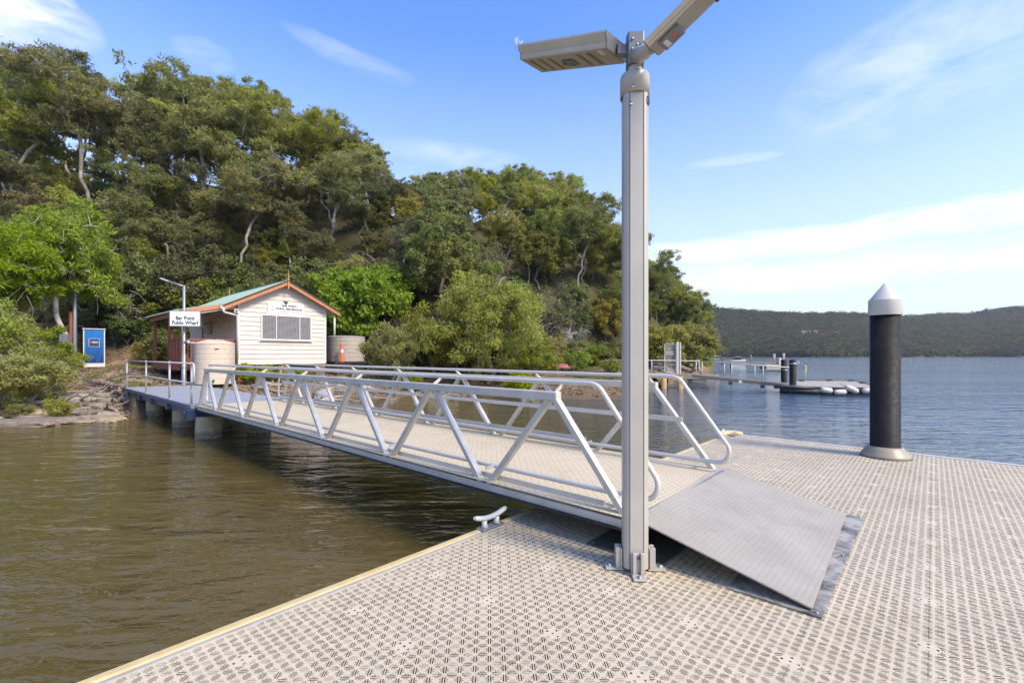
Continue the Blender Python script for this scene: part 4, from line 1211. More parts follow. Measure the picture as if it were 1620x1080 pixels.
def bushy(kind, seed, H_, R_, leaf, bark='barkdark', core=(.45,.36), **k):
    r_ = np.random.RandomState(seed*5+2); lobes = []
    for i in range(7):
        a = i*.9 + r_.uniform(-.3,.3); q = r_.uniform(.25, .62)*R_
        lobes.append(((math.cos(a)*q, math.sin(a)*q, H_*r_.uniform(.42, .78)), (R_*r_.uniform(.38,.55), R_*r_.uniform(.38,.55), H_*r_.uniform(.16,.26)), 1))
    lobes.append(((0,0,H_*core[0]), (R_*.8, R_*.8, H_*core[1]), 2))
    d = dict(nclump=95, rc=R_*.20, nleaf=95, ll=.22, lw=.12, fork=H_*.25, r0=.13, flat=.7, twig=20, sinu=.08, zmin=-.8)
    d.update(k)
    return proto(kind, seed, H_, lobes, leaf=leaf, bark=bark, **d)
for sd_, lf, bk in ((21,'euc','barkpale'), (22,'eucd','barkdark'), (23,'euc','barkred'), (24,'yel','barkpale'), (25,'eucd','barkpale')):
    EUC.append(euc(sd_, lf, bk))
BUSH = [bushy('rainforest_tree', 31, 7, 2.9, 'rain'), bushy('rainforest_tree', 32, 8, 2.7, 'eucd'), bushy('wattle_tree', 33, 7.5, 2.8, 'yel', ll=.26, lw=.07), bushy('wattle_tree', 34, 7, 2.6, 'gold', ll=.24, lw=.08)]
def sheo(seed):
    return bushy('sheoak_tree', seed, 9.5, 2.6, 'she', 'barkdark', ll=.50, lw=.022, nclump=100, nleaf=190, droop=1.0, rc=.62, fork=3.2, r0=.15, twig=50)
SHE = [sheo(41), sheo(42)]
def vine(seed, pale=False):
    r_ = np.random.RandomState(seed)
    pr = bushy('tangled_vine', seed, 5.2, 1.9, 'eucd', 'twigpale' if pale else 'twig', nclump=60, rc=.38, nleaf=26, ll=.2, lw=.09, fork=2.0, r0=.10, twig=520, zmin=-1)
    return pr
VINE = [vine(51), vine(52)]
def shrub(seed, leaf, H_=2.4, R_=1.5, **k):
    return bushy('shrub', seed, H_, R_, leaf, 'twig', nclump=60, rc=.36, nleaf=90, fork=.4, r0=.06, twig=30, **k)
SHR = [shrub(61, 'rain', ll=.17, lw=.10), shrub(62, 'eucd', ll=.16, lw=.08), shrub(63, 'bright', ll=.12, lw=.07), shrub(64, 'gold', ll=.14, lw=.04)]

LOC = [(60,'above the left bank'), (200,'above the blue phone cabinet'), (330,'above the wharf sign'), (450,'above the green shed roof'), (560,'above the right shed wall'), (680,'above the bright green tree'), (800,'above the big mangrove'), (900,'right of the big mangrove'), (985,'left of the light pole'), (1060,'right of the light pole'), (1200,'at the tip of the headland')]
ROW = [(34,'at the slope foot'), (43,'low on the slope'), (54,'halfway up the slope'), (200,'on the hill crest')]
KD = {'eucalyptus_tree': {'euc':'olive eucalypt with forked limbs', 'eucd':'dark open crowned eucalypt', 'yel':'yellow green pale trunked eucalypt'},
      'rainforest_tree': {'rain':'dense broad leaved tree', 'eucd':'dense dark leaved tree'},
      'wattle_tree': {'yel':'rounded yellow green wattle', 'gold':'rounded olive gold wattle'},
      'sheoak_tree': {'she':'feathery drooping she oak'},
      'tangled_vine': {'eucd':'brown leafless vine tangle'},
      'shrub': {'rain':'dark glossy undergrowth shrub', 'eucd':'dull green undergrowth shrub', 'bright':'small bright green shrub', 'gold':'dry olive shrub'}}
GR = {'eucalyptus_tree':'eucalypts on the hillside', 'rainforest_tree':'broad leaved trees on the hillside', 'wattle_tree':'wattles on the hillside', 'sheoak_tree':'she oaks behind the beach', 'tangled_vine':'vine tangles on the hillside', 'shrub':'undergrowth shrubs at the foot of the slope'}
CT_ = {'eucalyptus_tree':'tree', 'rainforest_tree':'tree', 'wattle_tree':'tree', 'sheoak_tree':'tree', 'tangled_vine':'vine', 'shrub':'shrub'}
LK = {id(L[k]): k for k in L}
import zlib
def plant(pr, px, D, s=1.0, rz=None, cap=True, sz=1.0):
    x = at(px, D); z = ground(x, D)
    if z < -.25: return None
    if cap:
        lim = (HZ - tb(SIL, px) + tr.gauss(0, 5))/F*D + H - z
        hh = pr['H']*s*sz*.93
        if pr['kind'] == 'eucalyptus_tree' and D > 45 and hh < lim: s *= min(lim/hh, 1.45); hh = pr['H']*s*sz*.93
        if hh > lim:
            if lim < 1.6: return None
            s *= max(.35, lim/hh)
    k = pr['kind']; lf = LK[id(pr['lm'])]
    loc = next(t for q, t in LOC if px < q); row = next(t for q, t in ROW if D < q)
    return emit(pr, KD[k][lf] + ' ' + row + ' ' + loc, CT_[k], GR[k], x, D, z - .15, tr.uniform(0, 6.28) if rz is None else rz, s, sz)
tr = random.Random(77)
def inshed(x, D):
    A_, B_ = CT*x+ST*D, -ST*x+CT*D
    return (3.9 < A_ < 16.0 and 20 < B_ < 33.2)
rows = [(33.5, 3.3), (37.5, 3.4), (42, 3.7), (47, 4.0), (52.5, 4.4), (58.5, 4.8), (65, 5.2), (71, 5.6)]
cnt_ = 0
for ri, (D0, spc) in enumerate(rows):
    px = -60 + tr.uniform(0, 20)
    while px < 1128:
        D = D0 + tr.uniform(-1.8, 1.8)
        x = at(px, D); step = spc/D*F*tr.uniform(.75, 1.2)
        if not inshed(x, D) and D > tb(HS_, px)-1.0 and D > tb(SH, px)+3:
            right = px > 830
            r = tr.random()
            if ri <= 1:
                if px > 880: pr = SHE[tr.randrange(2)] if r < .55 else tr.choice(BUSH + [EUC[0]])
                else: pr = tr.choice([BUSH[0], BUSH[0], BUSH[1], BUSH[1], EUC[1], VINE[0], VINE[1], BUSH[2]])
            elif ri <= 4:
                pr = tr.choice(EUC + [EUC[0], EUC[3], BUSH[2], BUSH[3], BUSH[1], VINE[0]]) if not right else tr.choice(EUC[:2] + [EUC[4], SHE[0], BUSH[2]])
            else:
                pr = tr.choice([EUC[0], EUC[1], EUC[4], EUC[3], EUC[2], EUC[3], BUSH[2]])
            s = tr.uniform(.85, 1.2)*(.95 if ri < 2 else 1.0)
            if plant(pr, px, D, s): cnt_ += 1
        px += step
for ri, D0 in enumerate((35.5, 39, 43.5, 48.5, 54, 60.5, 67)):
    px = -70 + tr.uniform(0, 20)
    while px < 1125:
        D = D0 + tr.uniform(-1.5, 1.5); x = at(px, D)
        if not inshed(x, D) and D > tb(HS_, px)-.5 and D > tb(SH, px)+3:
            pr = tr.choice([BUSH[0], BUSH[1], BUSH[2], BUSH[3], SHR[0], VINE[0] if ri < 4 else BUSH[1], VINE[1] if px < 600 else BUSH[3]])
            plant(pr, px, D, tr.uniform(.45, .75)*(1.6 if pr in SHR else 1))
        px += tr.uniform(2.2, 3.6)/D*F
# undergrowth along the foot of the slope
for i in range(46):
    px = -40 + i*25 + tr.uniform(-9, 9); D = max(tb(HS_, px)-tr.uniform(.2, 2.2), tb(SH, px)+4)
    if px > 1100: break
    x = at(px, D)
    if inshed(x, D) or (100 < px < 330 and D < 31.5): continue
    plant(tr.choice([SHR[0], SHR[0], SHR[1], SHR[3]]), px, D, tr.uniform(.8, 1.35))
for px, D, s, sz in ((205, 33, 1.2, 1), (245, 34, 1.1, 1.1), (180, 33.0, 1.0, 1), (150, 33.2, 1.0, 1.1), (300, 34.5, 1.2, 1), (340, 35, 1.3, 1), (480, 35, 1.3, 1), (440, 35.5, 1.3, 1)):
    plant(tr.choice([BUSH[0], SHR[0], SHR[0], BUSH[1]]), px, D, s if D < 32 else s*.9, sz=sz)
# crest emergents with open crowns
for px, D, s, w in ((45, 68, 1.25, 0), (110, 70, 1.2, 1), (265, 64, 1.45, 1), (330, 66, 1.2, 4), (780, 56, 1.2, 4), (830, 57, 1.3, 0), (880, 56, 1.2, 4), (930, 54, 1.05, 1)):
    plant(EUC[w], px, D, s)

def special(pr, label, cat, px, D, s=1, rz=0, sz=1, group=None, z=None):
    x = at(px, D); return emit(pr, label, cat, group, x, D, (ground(x, D) if z is None else z) - .08, rz, s, sz)
pr = bushy('fig_tree', 71, 6.3, 3.3, 'bright', 'barkdark', nclump=150, rc=.62, nleaf=120, ll=.24, lw=.13, twig=0)
special(pr, 'rounded bright green tree directly right of the shed behind the weathered tank', 'tree', 576, 30.5, 1.04, 0, 1.12)
pr = bushy('mangrove_tree', 72, 4.8, 3.7, 'mang', 'barkpale', nclump=230, rc=.50, nleaf=150, ll=.14, lw=.065, fork=.8, r0=.12, twig=160, zmin=-1)
special(pr, 'largest wide olive mangrove on the bank above the gangway rails', 'mangrove', 775, 25.6, 1.02, .6, 1.30)
pr2 = bushy('mangrove_tree', 73, 3.0, 1.75, 'mang', 'barkpale', nclump=90, rc=.34, nleaf=120, ll=.12, lw=.055, fork=.7, r0=.07, twig=90, zmin=-1)
special(pr2, 'small thin mangrove with pale forked stem between the tank and the big mangrove', 'mangrove', 622, 24.3, 1.0, 0, 1.25)
special(pr2, 'mid sized mangrove filling the gap left of the biggest mangrove', 'mangrove', 690, 26.2, 1.35, 1.5, 1.25)
special(pr2, 'rounded mangrove on the right shoulder of the biggest mangrove', 'mangrove', 850, 25.0, .8, 2.5)
pr3 = bushy('mangrove_shrub', 74, 1.3, .9, 'lime', 'twig', nclump=50, rc=.24, nleaf=100, ll=.10, lw=.055, fork=.2, r0=.03, twig=20, zmin=-1)
special(pr3, 'low bright green mangrove shrub at the water edge under the big mangrove', 'shrub', 822, 22.6, 1.05, 0)
special(pr3, 'tiny green shrub beside the shed stump behind the gangway rail', 'shrub', 432, 21.3, .75, 1)
special(pr3, 'low leafy shrub spreading along the landing edge below the shed', 'shrub', 395, 19.8, .8, 2)
special(pr3, 'low green shrub below the right stump of the shed', 'shrub', 470, 21.5, .62, 3)
special(pr3, 'small shrub on the bare bank left of the big mangrove', 'shrub', 655, 23.6, .7, 4)
special(pr3, 'small green bush beside the white rail post of the far jetty', 'shrub', 968, 27.0, .8, 5)
special(pr3, 'bright bush right of the upturned red hull', 'shrub', 915, 29.0, 1.1, 5.5)
# left foreground mangroves
pr4 = bushy('mangrove_tree', 75, 3.1, 2.3, 'mang', 'twigpale', nclump=190, rc=.34, nleaf=170, ll=.105, lw=.048, fork=.5, r0=.07, twig=160, zmin=-1)
special(pr4, 'big leafy mangrove leaning over the rocks at the left edge', 'mangrove', -12, 14.4, .95, .4, .82)
special(pr4, 'yellow green mangrove just behind the left edge mangrove', 'mangrove', 48, 17.2, .68, 2.2, 1.0)
special(pr4, 'third mangrove beside the grey box on the left bank', 'mangrove', -60, 17.5, 1.1, 3.2, 1.2)
pr8 = bushy('mangrove_shrub', 79, 1.5, .9, 'mang', 'twigpale', nclump=40, rc=.22, nleaf=70, ll=.10, lw=.05, fork=.3, r0=.03, twig=60, zmin=-1)
special(pr8, 'small mangrove seedling clump on the rock shelf at the lower left', 'shrub', 86, 14.0, .62, .3)
special(pr8, 'low mangrove sprig at the water left of the seedling clump', 'shrub', 28, 14.2, .45, 1.7)
# lime green trees on the left
pr5 = bushy('lime_tree', 76, 8.2, 3.3, 'lime', 'twigpale', core=(.64,.20), nclump=190, rc=.58, nleaf=150, ll=.24, lw=.06, fork=2.6, r0=.12, twig=120)
special(pr5, 'tall lime green tree above the blue phone cabinet', 'tree', 100, 27.5, 1.05, .8, 1.22)
special(pr5, 'lime green tree with pale bare limbs at the left edge', 'tree', 0, 24.5, 1.0, 2.6, 1.12)
pr6 = bushy('lime_tree', 77, 3.6, 1.6, 'lime', 'twigpale', nclump=70, rc=.42, nleaf=110, ll=.2, lw=.06, fork=1.2, r0=.06, twig=60)
special(pr6, 'young lime green sapling in front of the utility pole', 'tree', 104, 25.0, .62, .8, 1.0)
special(pr6, 'young lime green sapling beside the grey meter box on the left bank', 'tree', 55, 24.0, .9, 1.8, 1.0)
# headland mangroves with pale crooked stems
pr7 = bushy('headland_mangrove', 78, 5.2, 2.3, 'mang', 'barkpale', nclump=90, rc=.52, nleaf=130, ll=.2, lw=.09, fork=2.0, r0=.13, twig=40, zmin=-.3, sinu=.16)
special(pr7, 'tallest crooked stemmed mangrove at the tip of the headland behind the far jetty', 'mangrove', 1094, 37.6, .95, 0, 1.05, z=-.45)
special(pr7, 'crooked mangrove with pale forked trunk beside the mesh gate', 'mangrove', 1050, 33.0, .85, 2.0, .95, z=-.1)
special(pr7, 'low rounded mangrove overhanging the water at the outer tip of the headland', 'mangrove', 1105, 43.0, .62, 4.0, .85, z=-.45)
special(pr7, 'shaded mangrove between the pole and the mesh gate', 'mangrove', 1020, 34.5, .8, 5.0, 1.0, z=.2)
# bare bleached tree
def bare(seed, H_, R_):
    r_ = np.random.RandomState(seed)
    pr = bushy('bare_tree', seed, H_, R_, 'eucd', 'twigpale', nclump=46, rc=.3, nleaf=2, ll=.05, lw=.03, fork=H_*.35, r0=.12, twig=260, sinu=.12)
    pr['lm'] = None; return pr
b1 = bare(81, 6.4, 2.3)
special(b1, 'bleached leafless tree with drooping grey branches behind the big mangrove', 'tree', 818, 30.0, 1.0, 0, 1.0)
special(b1, 'grey bare branched tree standing low on the slope above the blue phone cabinet', 'tree', 215, 33.2, .62, 1)
special(b1, 'pale leafless limbs standing halfway up above the shed ridge', 'tree', 560, 36.5, .8, 2)
special(b1, 'bare pale branches among the she oaks left of the light pole', 'tree', 900, 31.0, .6, 4)
b2 = bare(82, 5.0, 1.8)
special(b2, 'bare grey stems at the left edge under the lime green crowns', 'tree', 22, 20.5, .72, 0)

# ================================================================== shore debris
def stick(px, D, L_, r, yaw, label, mat='drift', pitch=0, lift=0, kids_=0):
    x = at(px, D); z = ground(x, D)+r*.7+lift
    t = thing('driftwood_log', label, 'driftwood', (x, D, z), 'world', 'driftwood along the bank')
    pts = []; rs = []; n = 6; bend = tr.uniform(-.12, .12)*L_
    for i in range(n+1):
        q = i/n-.5; u = q*L_
        pts.append((x+math.cos(yaw)*u - math.sin(yaw)*bend*math.cos(q*3), D+math.sin(yaw)*u + math.cos(yaw)*bend*math.cos(q*3), z+u*math.tan(pitch)+tr.uniform(-.02,.02)+ (ground(x+math.cos(yaw)*u, D+math.sin(yaw)*u)-ground(x, D))*.8))
        rs.append(r*(1.1-.6*i/n))
    mb = MB(); mb.tube(pts, rs, 7)
    for k in range(kids_):
        q = tr.randrange(1, n); p = Vector(pts[q]); d = Vector((math.cos(yaw+tr.choice((-.9,.9))), math.sin(yaw+tr.choice((-.9,.9))), tr.uniform(.1,.7)))
        mb.tube([p, p+d*L_*.18, p+d*L_*.3+Vector((0,0,.05))], [r*.5, r*.35, r*.15], 5)
    build('log', mb, M[mat], t)
reg = [(0, 120, 13.8, 17.5, 52, 'on the left bank below the mangroves'), (120, 205, 14.6, 20.0, 64, 'below the stone wall left of the landing'), (400, 560, 18.6, 23.5, 52, 'on the mud behind the gangway'), (560, 700, 20.8, 24, 34, 'on the bank below the small mangrove'), (700, 880, 21.8, 24.5, 20, 'under the big mangrove'), (1040, 1110, 33, 41, 8, 'at the headland tip')]
for p0, p1, d0, d1, n, where in reg:
    for i in range(n):
        px = tr.uniform(p0, p1); D = tr.uniform(d0, d1)
        if ground(at(px, D), D) < -.6: continue
        A_, B_ = CT*at(px, D)+ST*D, -ST*at(px, D)+CT*D
        if 2.4 < A_ < 5.7 and B_ < 22.5: continue
        big_ = tr.random() < .18
        L_ = tr.uniform(1.2, 2.6) if big_ else tr.uniform(.5, 1.5); r = tr.uniform(.05, .10) if big_ else tr.uniform(.012, .035)
        stick(px, D, L_, r, tr.gauss(.1, .55), ('thick weathered log lying ' if big_ else 'thin bleached stick lying ') + where, 'drift' if tr.random() < .6 else 'timber', 0, 0, 2 if tr.random() < .4 else 0)
# leaf litter and twig scatter: uncountable small stuff
sv = []; r_ = np.random.RandomState(9)
pc = []
while len(pc) < 9000:
    px = r_.uniform(-40, 1100); D = r_.uniform(13, 34); x = at(px, D); z = ground(x, D)
    if z < WZ+.04: continue
    A_, B_ = CT*x+ST*D, -ST*x+CT*D
    if 2.9 < A_ < 5.4 and B_ < 22.2: continue
    pc.append((x, D, z+.02))
pc = np.array(pc)
v = leafcloud(pc, np.full(len(pc), .12), 5, .16, .045, r_, 1.2, .15)
M['litter'] = paint('leaf_litter', (.26,.18,.10), (.10,.07,.04), .9, 0, 1.5, (.4,.6))
tag(np_mesh('leaf_litter', v, quads(len(v)), M['litter']), kind='stuff', label='dry brown leaf litter scattered over the bank', cat='leaf litter')
pg = []
while len(pg) < 2600:
    px = r_.uniform(100, 420) if r_.rand() < .6 else r_.uniform(860, 1000); D = r_.uniform(17, 31); x = at(px, D); z = ground(x, D)
    if z < .1: continue
    if inshed(x, D) or (math.sin(x*1.7)+math.sin(D*1.3+x) < .1): continue
    pg.append((x, D, z+.05))
pg = np.array(pg); v = leafcloud(pg, np.full(len(pg), .1), 9, .15, .014, r_, .1, .5)
M['grass'] = paint('dry_grass', (.20,.19,.06), (.11,.13,.03), .9, 0, 2, (.4,.6))
tag(np_mesh('grass', v, quads(len(v)), M['grass']), kind='stuff', label='short dry grass tufts beside the path and shed', cat='grass')

# rocks
def rock(px, D, sx, sy, sz, label, mat='rock', seed=0, z=None, name='rock', group=None, yaw=None, rough=.18):
    import bmesh
    bm = bmesh.new(); bmesh.ops.create_icosphere(bm, subdivisions=3, radius=1)
    r1 = random.Random(seed)
    ph = [r1.uniform(0, 6) for _ in range(6)]
    for v in bm.verts:
        c = v.co; q = 1+rough*(math.sin(c.x*3+ph[0])+math.sin(c.y*3.3+ph[1])+math.sin(c.z*4+ph[2])*.6)*.5 + rough*.3*math.sin(c.x*8+ph[3])*math.sin(c.y*9+ph[4])
        # blocky profile
        m_ = max(abs(c.x), abs(c.y), abs(c.z)); v.co = (c*.55 + c/m_*.45*.8)*q
        v.co.x *= sx; v.co.y *= sy; v.co.z *= sz
    me = bpy.data.meshes.new(name); bm.to_mesh(me); bm.free()
    me.polygons.foreach_set('use_smooth', [False]*len(me.polygons)); me.materials.append(M[mat])
    x = at(px, D); zz = (ground(x, D) if z is None else z)
    o = bpy.data.objects.new(name, me); o.location = (x, D, zz); o.rotation_euler = (0, 0, r1.uniform(-.4, .4) if yaw is None else yaw)
    link(o); tag(o, label, 'rock' if name != 'wall_stone' else 'stone', group)
    return o
rock(165, 14.3, 1.0, .42, .13, 'long flat tan rock slab just above the water left of the piers', 'rock', 3, -.47)
rock(110, 13.6, .75, .16, .05, 'thin sliver of tan rock awash left of the flat slab', 'rock', 4, -.475)
rock(0, 13.0, 1.7, .35, .16, 'dark brown layered rock shelf at the left edge of the water', 'stone', 5, -.45, yaw=.05)
rock(70, 13.55, .95, .32, .13, 'tan sandstone shelf beside the dark shelf at the left', 'stone', 6, -.43, yaw=.1)
rock(45, 14.7, 1.1, .45, .14, 'pale sandstone shelf under the seedling clump', 'rock', 16, -.32, yaw=.1)
rock(135, 15.0, .5, .3, .12, 'low weathered rock shelf below the driftwood pile', 'stone', 17, -.38, yaw=.1)
rock(510, 19.6, .45, .35, .30, 'rounded grey boulder on the mud behind the gangway', 'conc', 7)
rock(540, 22.4, .5, .4, .28, 'brown boulder on the bank behind the gangway', 'stone', 8)
rock(468, 20.4, .35, .3, .2, 'small brown boulder below the shed', 'stone', 9)
for i in range(70):
    px = tr.uniform(-10, 200); D = 13.3 + tr.uniform(0, 4.2) + max(0, (px-100))*.012
    rock(px, D, tr.uniform(.08, .28), tr.uniform(.07, .2), tr.uniform(.04, .12), 'small loose stone among the driftwood on the left bank', tr.choice(['stone', 'rock', 'conc']), 100+i, group='loose stones on the left bank')
for i in range(22):
    px = tr.uniform(430, 700); D = tb(SH, px) + tr.uniform(.3, 3)
    rock(px, D, tr.uniform(.08, .25), tr.uniform(.07, .2), tr.uniform(.04, .11), 'small loose stone on the muddy bank behind the gangway', tr.choice(['stone', 'rock', 'conc']), 200+i, group='loose stones behind the gangway')
# stone retaining wall
WT = thing('stone_wall', 'rough dry stone retaining wall running left from the end of the landing', 'stone wall', (at(190, 18.4), 18.4, -.4), 'world')
p0 = np.array([at(216, 17.0), 17.0]); p1 = np.array([at(150, 23.0), 23.0]); Lw = np.linalg.norm(p1-p0); dr = (p1-p0)/Lw
import bmesh
for k in range(4):
    u = tr.uniform(-.1, .1)
    while u < Lw:
        w_ = tr.uniform(.35, .7); c = p0 + dr*(u+w_/2); zt = -.42 + .21*k
        bm = bmesh.new(); bmesh.ops.create_icosphere(bm, subdivisions=2, radius=1)
        r1 = random.Random(int(u*100)+k)
        for v in bm.verts:
            c3 = v.co.copy(); m_ = max(abs(c3.x), abs(c3.y), abs(c3.z)); v.co = c3*.4 + c3/m_*.5
            v.co *= 1+r1.uniform(-.08, .08)
            v.co.x *= w_*.55; v.co.y *= .26; v.co.z *= .13
        bmesh.ops.rotate(bm, verts=bm.verts, matrix=Matrix.Rotation(math.atan2(dr[1], dr[0])+tr.uniform(-.1,.1), 3, 'Z'))
        bmesh.ops.translate(bm, verts=bm.verts, vec=(c[0]+tr.uniform(-.05,.05)-.0*k, c[1]-.05+.04*k, zt+tr.uniform(-.03,.03)))
        me = bpy.data.meshes.new('stone'); bm.to_mesh(me); bm.free(); me.transform(Matrix.Translation(-Vector(WT['_base'])))
        me.materials.append(M['stone']); o = bpy.data.objects.new('stone', me); link(o, WT)
        u += w_*.98

# ================================================================== left bank objects
def bxw(x0,x1,y0,y1,z0,z1): q = MB(); q.box(x0,x1,y0,y1,z0,z1); return q
CX, CY = at(149, 28.6), 28.6; zb_ = H-(581-HZ)/F*28.6; zt_ = H+(561-519.5)/F*28.6
T = thing('phone_cabinet', 'tall blue and white phone cabinet with a small navy logo plate standing beside the path', 'phone booth', (CX, CY, zb_), 'world')
T.rotation_euler = (0, 0, math.radians(41)); T['_base'] = (0, 0, zb_)
W2 = .50
def bxw(x0,x1,y0,y1,z0,z1): q = MB(); q.box(x0,x1,y0,y1,z0,z1); return q
build('body', bxw(-W2+.03, W2-.03, .03, .8, zb_+.05, zt_-.06), M['navy'], T)
mb = MB(); mb.box(-W2, -W2+.05, -.02, .82, zb_, zt_-.05); mb.box(W2-.05, W2, -.02, .82, zb_, zt_-.05); mb.box(-W2, W2, -.022, .03, zb_+.20, zb_+.26); mb.box(-W2+.05, W2-.05, -.015, .03, zb_+.03, zb_+.19)
build('frame', mb, M['trim'], T)
build('roof_cap', bxw(-W2-.04, W2+.04, -.06, .86, zt_-.05, zt_), M['trim'], T)
def bluemat():
    m, nt, b = newmat('blue_print'); t = nt.nodes.new('ShaderNodeTexCoord'); sp = nt.nodes.new('ShaderNodeSeparateXYZ'); nt.links.new(t.outputs['Object'], sp.inputs[0])
    Zq = E(nt, sp.outputs[2]); v = coord(nt, 'Object', (14, 1, 1.2))
    c = mix(nt, (Zq/2.4).rng(.05, .75), (.004,.014,.10), (.008,.13,.42))
    c = mix(nt, noise(nt, v, 1, 4).rng(.5, .7)*.35, c, (.02,.28,.62))
    nt.links.new(c, b.inputs['Base Color']); b.inputs['Roughness'].default_value = .3; return m
M['blue'] = bluemat()
build('front_panel', bxw(-W2+.051, W2-.051, -.012, .029, zb_+.262, zt_-.052), M['blue'], T)
zl = H+(561-542)/F*28.6
build('logo_plate', bxw(-.23, .23, -.03, -.013, zl-.24, zl+.24), M['navy'], T)
mb = MB()
for q in ((-.245,-.23,-.255,.255), (.23,.245,-.255,.255), (-.23,.23,-.255,-.24), (-.23,.23,.24,.255)): mb.box(q[0], q[1], -.032, -.013, zl+q[2], zl+q[3])
build('plate_border', mb, M['trim'], T)
text('lettering', 'elstra', .15, M['whitesign'], T, Matrix.Translation((.045, -.034, zl+.04)) @ RX, .003, sx=.85)
text('logo', 'T', .17, M['hivis'], T, Matrix.Translation((-.15, -.034, zl+.045)) @ RX, .005)
mb = MB(); mb.tube([(-.15+.07*math.cos(a_*.4), -.033, zl+.03+.07*math.sin(a_*.4)) for a_ in range(3, 14)], .010, 6); build('logo_ring', mb, M['hivis'], T)

D_ = 27.6; xq = at(118.5, D_); gz = ground(xq, D_)
T = thing('utility_pole', 'slim grey utility pole rising through the lime green crowns beside the blue cabinet', 'utility pole', (xq, D_, gz), 'world')
mb = MB(); mb.lathe([(.10,gz-.1), (.095,3.0), (.08,8.7), (0,8.72)], 14, (xq, D_)); build('post', mb, M['galv'], T)
mb = MB(); mb.lathe([(.13,gz-.1), (.125,gz+3.4), (.12,gz+3.42), (0,gz+3.43)], 14, (xq-.28, D_+.1)); build('timber_stub', mb, M['redwood'], T)
mb = MB(); mb.tube([(xq, D_, 5.5), (xq+.5, D_-.3, 6.15), (xq+.95, D_-.5, 6.3)], .03, 8); build('arm', mb, M['galv'], T)
mb = MB(); mb.bar((xq+.75, D_-.42, 6.22), (xq+1.3, D_-.6, 6.38), .26, .12); build('lamp_head', mb, M['white'], T, .04)
mb = MB(); mb.box(xq-.02, xq+.16, D_-.25, D_-.1, 7.7, 8.1); build('insulator', mb, M['white'], T)
xq = at(102.5, 26.5); z1_ = H+(561-530)/F*26.5; z0_ = H+(561-541)/F*26.5
T = thing('meter_cabinet', 'small pale grey box on a post half hidden by the lime saplings', 'electrical box', (xq, 26.5, .7), 'world')
build('box', bxw(xq-.24, xq+.24, 26.4, 26.6, z0_, z1_+.05), M['galv'], T, .01)
build('post', bxw(xq-.05, xq+.05, 26.47, 26.57, .5, z0_-.001), M['galv'], T)
# notice on shed post, sticks by pier
T = thing('timber_prop', 'short pale timber prop leaning beside the first pier under the landing', 'prop', (at(218, 16.3), 16.3, -.4), 'world')
mb = MB(); mb.bar((at(213, 16.2), 16.2, -.42), (at(225, 16.6), 16.6, .06), .09, .04); build('plank', mb, M['drift'], T)
# upturned hull on the beach
xk, Dk_ = at(896, 31.0), 31.0; zk = ground(xk, Dk_)
T = thing('upturned_dinghy', 'faded red upturned dinghy hull lying on the beach grass', 'dinghy', (xk, Dk_, zk), 'world')
mb = MB(); n = 12
for i in range(n+1):
    t = i/n; x = -.8+1.7*t; wd = .36*math.sin(math.pi*min(.98, t*.75+.22))**.6; hh = .34*(1-.35*t)
    for k in range(7):
        a = math.pi*k/6; mb.v.append((xk+x, Dk_+wd*math.cos(a), zk+hh*math.sin(a)**.8+.02))
for i in range(n):
    for k in range(6): mb.f.append((i*7+k, i*7+k+1, (i+1)*7+k+1, (i+1)*7+k)); mb.sm.append(True)
mb.f.append(tuple(range(7))); mb.sm.append(False); mb.f.append(tuple(n*7+k for k in range(7))); mb.sm.append(False)
build('hull', mb, M['pinkhull'], T)
mb = MB(); mb.tube([(xk-.78, Dk_, zk+.37), (xk+.2, Dk_, zk+.33), (xk+.85, Dk_, zk+.25)], .022, 6); build('keel', mb, M['drift'], T)

# ================================================================== far jetty
JD = 29.0
def J(px, D, py): return (at(px, D), D, H-(py-HZ)/F*D)
T = thing('far_jetty', 'white railed timber jetty on ochre piers with a mesh gate beyond the gangway', 'jetty', (at(1015, 28), 28, 0), 'world')
jz = H-(591-HZ)/F*28
mb = MB(); mb.box(at(955, 28), at(1085, 28), 27.4, 28.8, jz-.12, jz); mb.box(at(955, 28), at(1088, 28), 27.36, 27.42, jz-.22, jz+.01) ; build('deck', mb, M['timber'], T)
mb = MB(); mb.tube([J(958, 28.0, 568.8), J(1106, 28.0, 570.8)], .025, 8); mb.tube([J(958, 28, 589.5), J(1106, 28.0, 592)], .022, 8); build('handrail', mb, M['white'], T)
for px in (958.5, 1031, 1076.5, 1106):
    mb = MB(); mb.tube([J(px, 28.0, 595 if px > 1000 else 590), J(px, 28.0, 569.3)], .026, 8); build('rail_post', mb, M['white'], T)
for px, D in ((1050, 27.2), (1076, 27.2), (1010, 27.6), (975, 28.6)):
    mb = MB(); x = at(px, D); mb.lathe([(.17,-1.6), (.17,jz-.13), (0,jz-.125)], 16, (x, D)); build('pier', mb, M['yellowpier'], T)
    mb = MB(); mb.lathe([(.12,-1.6), (.12,jz-.13)], 12, (x+.30, D+.5)); build('pier', mb, M['dark'], T)
gt = MB(); p = J(1051, 28.1, 589); q = J(1069, 28.1, 542.8)
for x0, x1, z0, z1 in ((p[0], p[0]+.04, p[2], q[2]), (q[0]-.04, q[0], p[2], q[2]), (p[0], q[0], q[2]-.04, q[2]), (p[0], q[0], p[2], p[2]+.04), (p[0], q[0], (p[2]+q[2])/2+.2, (p[2]+q[2])/2+.24), (p[0], q[0], (p[2]+q[2])/2+.32, (p[2]+q[2])/2+.36)): gt.box(x0, x1, 28.08, 28.12, z0, z1)
gate = build('gate', gt, M['white'], T)
mb = MB(); mb.add([(p[0],28.1,p[2]), (q[0],28.1,p[2]), (q[0],28.1,q[2]), (p[0],28.1,q[2])], [(0,1,2,3)]); build('mesh_panel', mb, M['wire'], gate, fix=False)
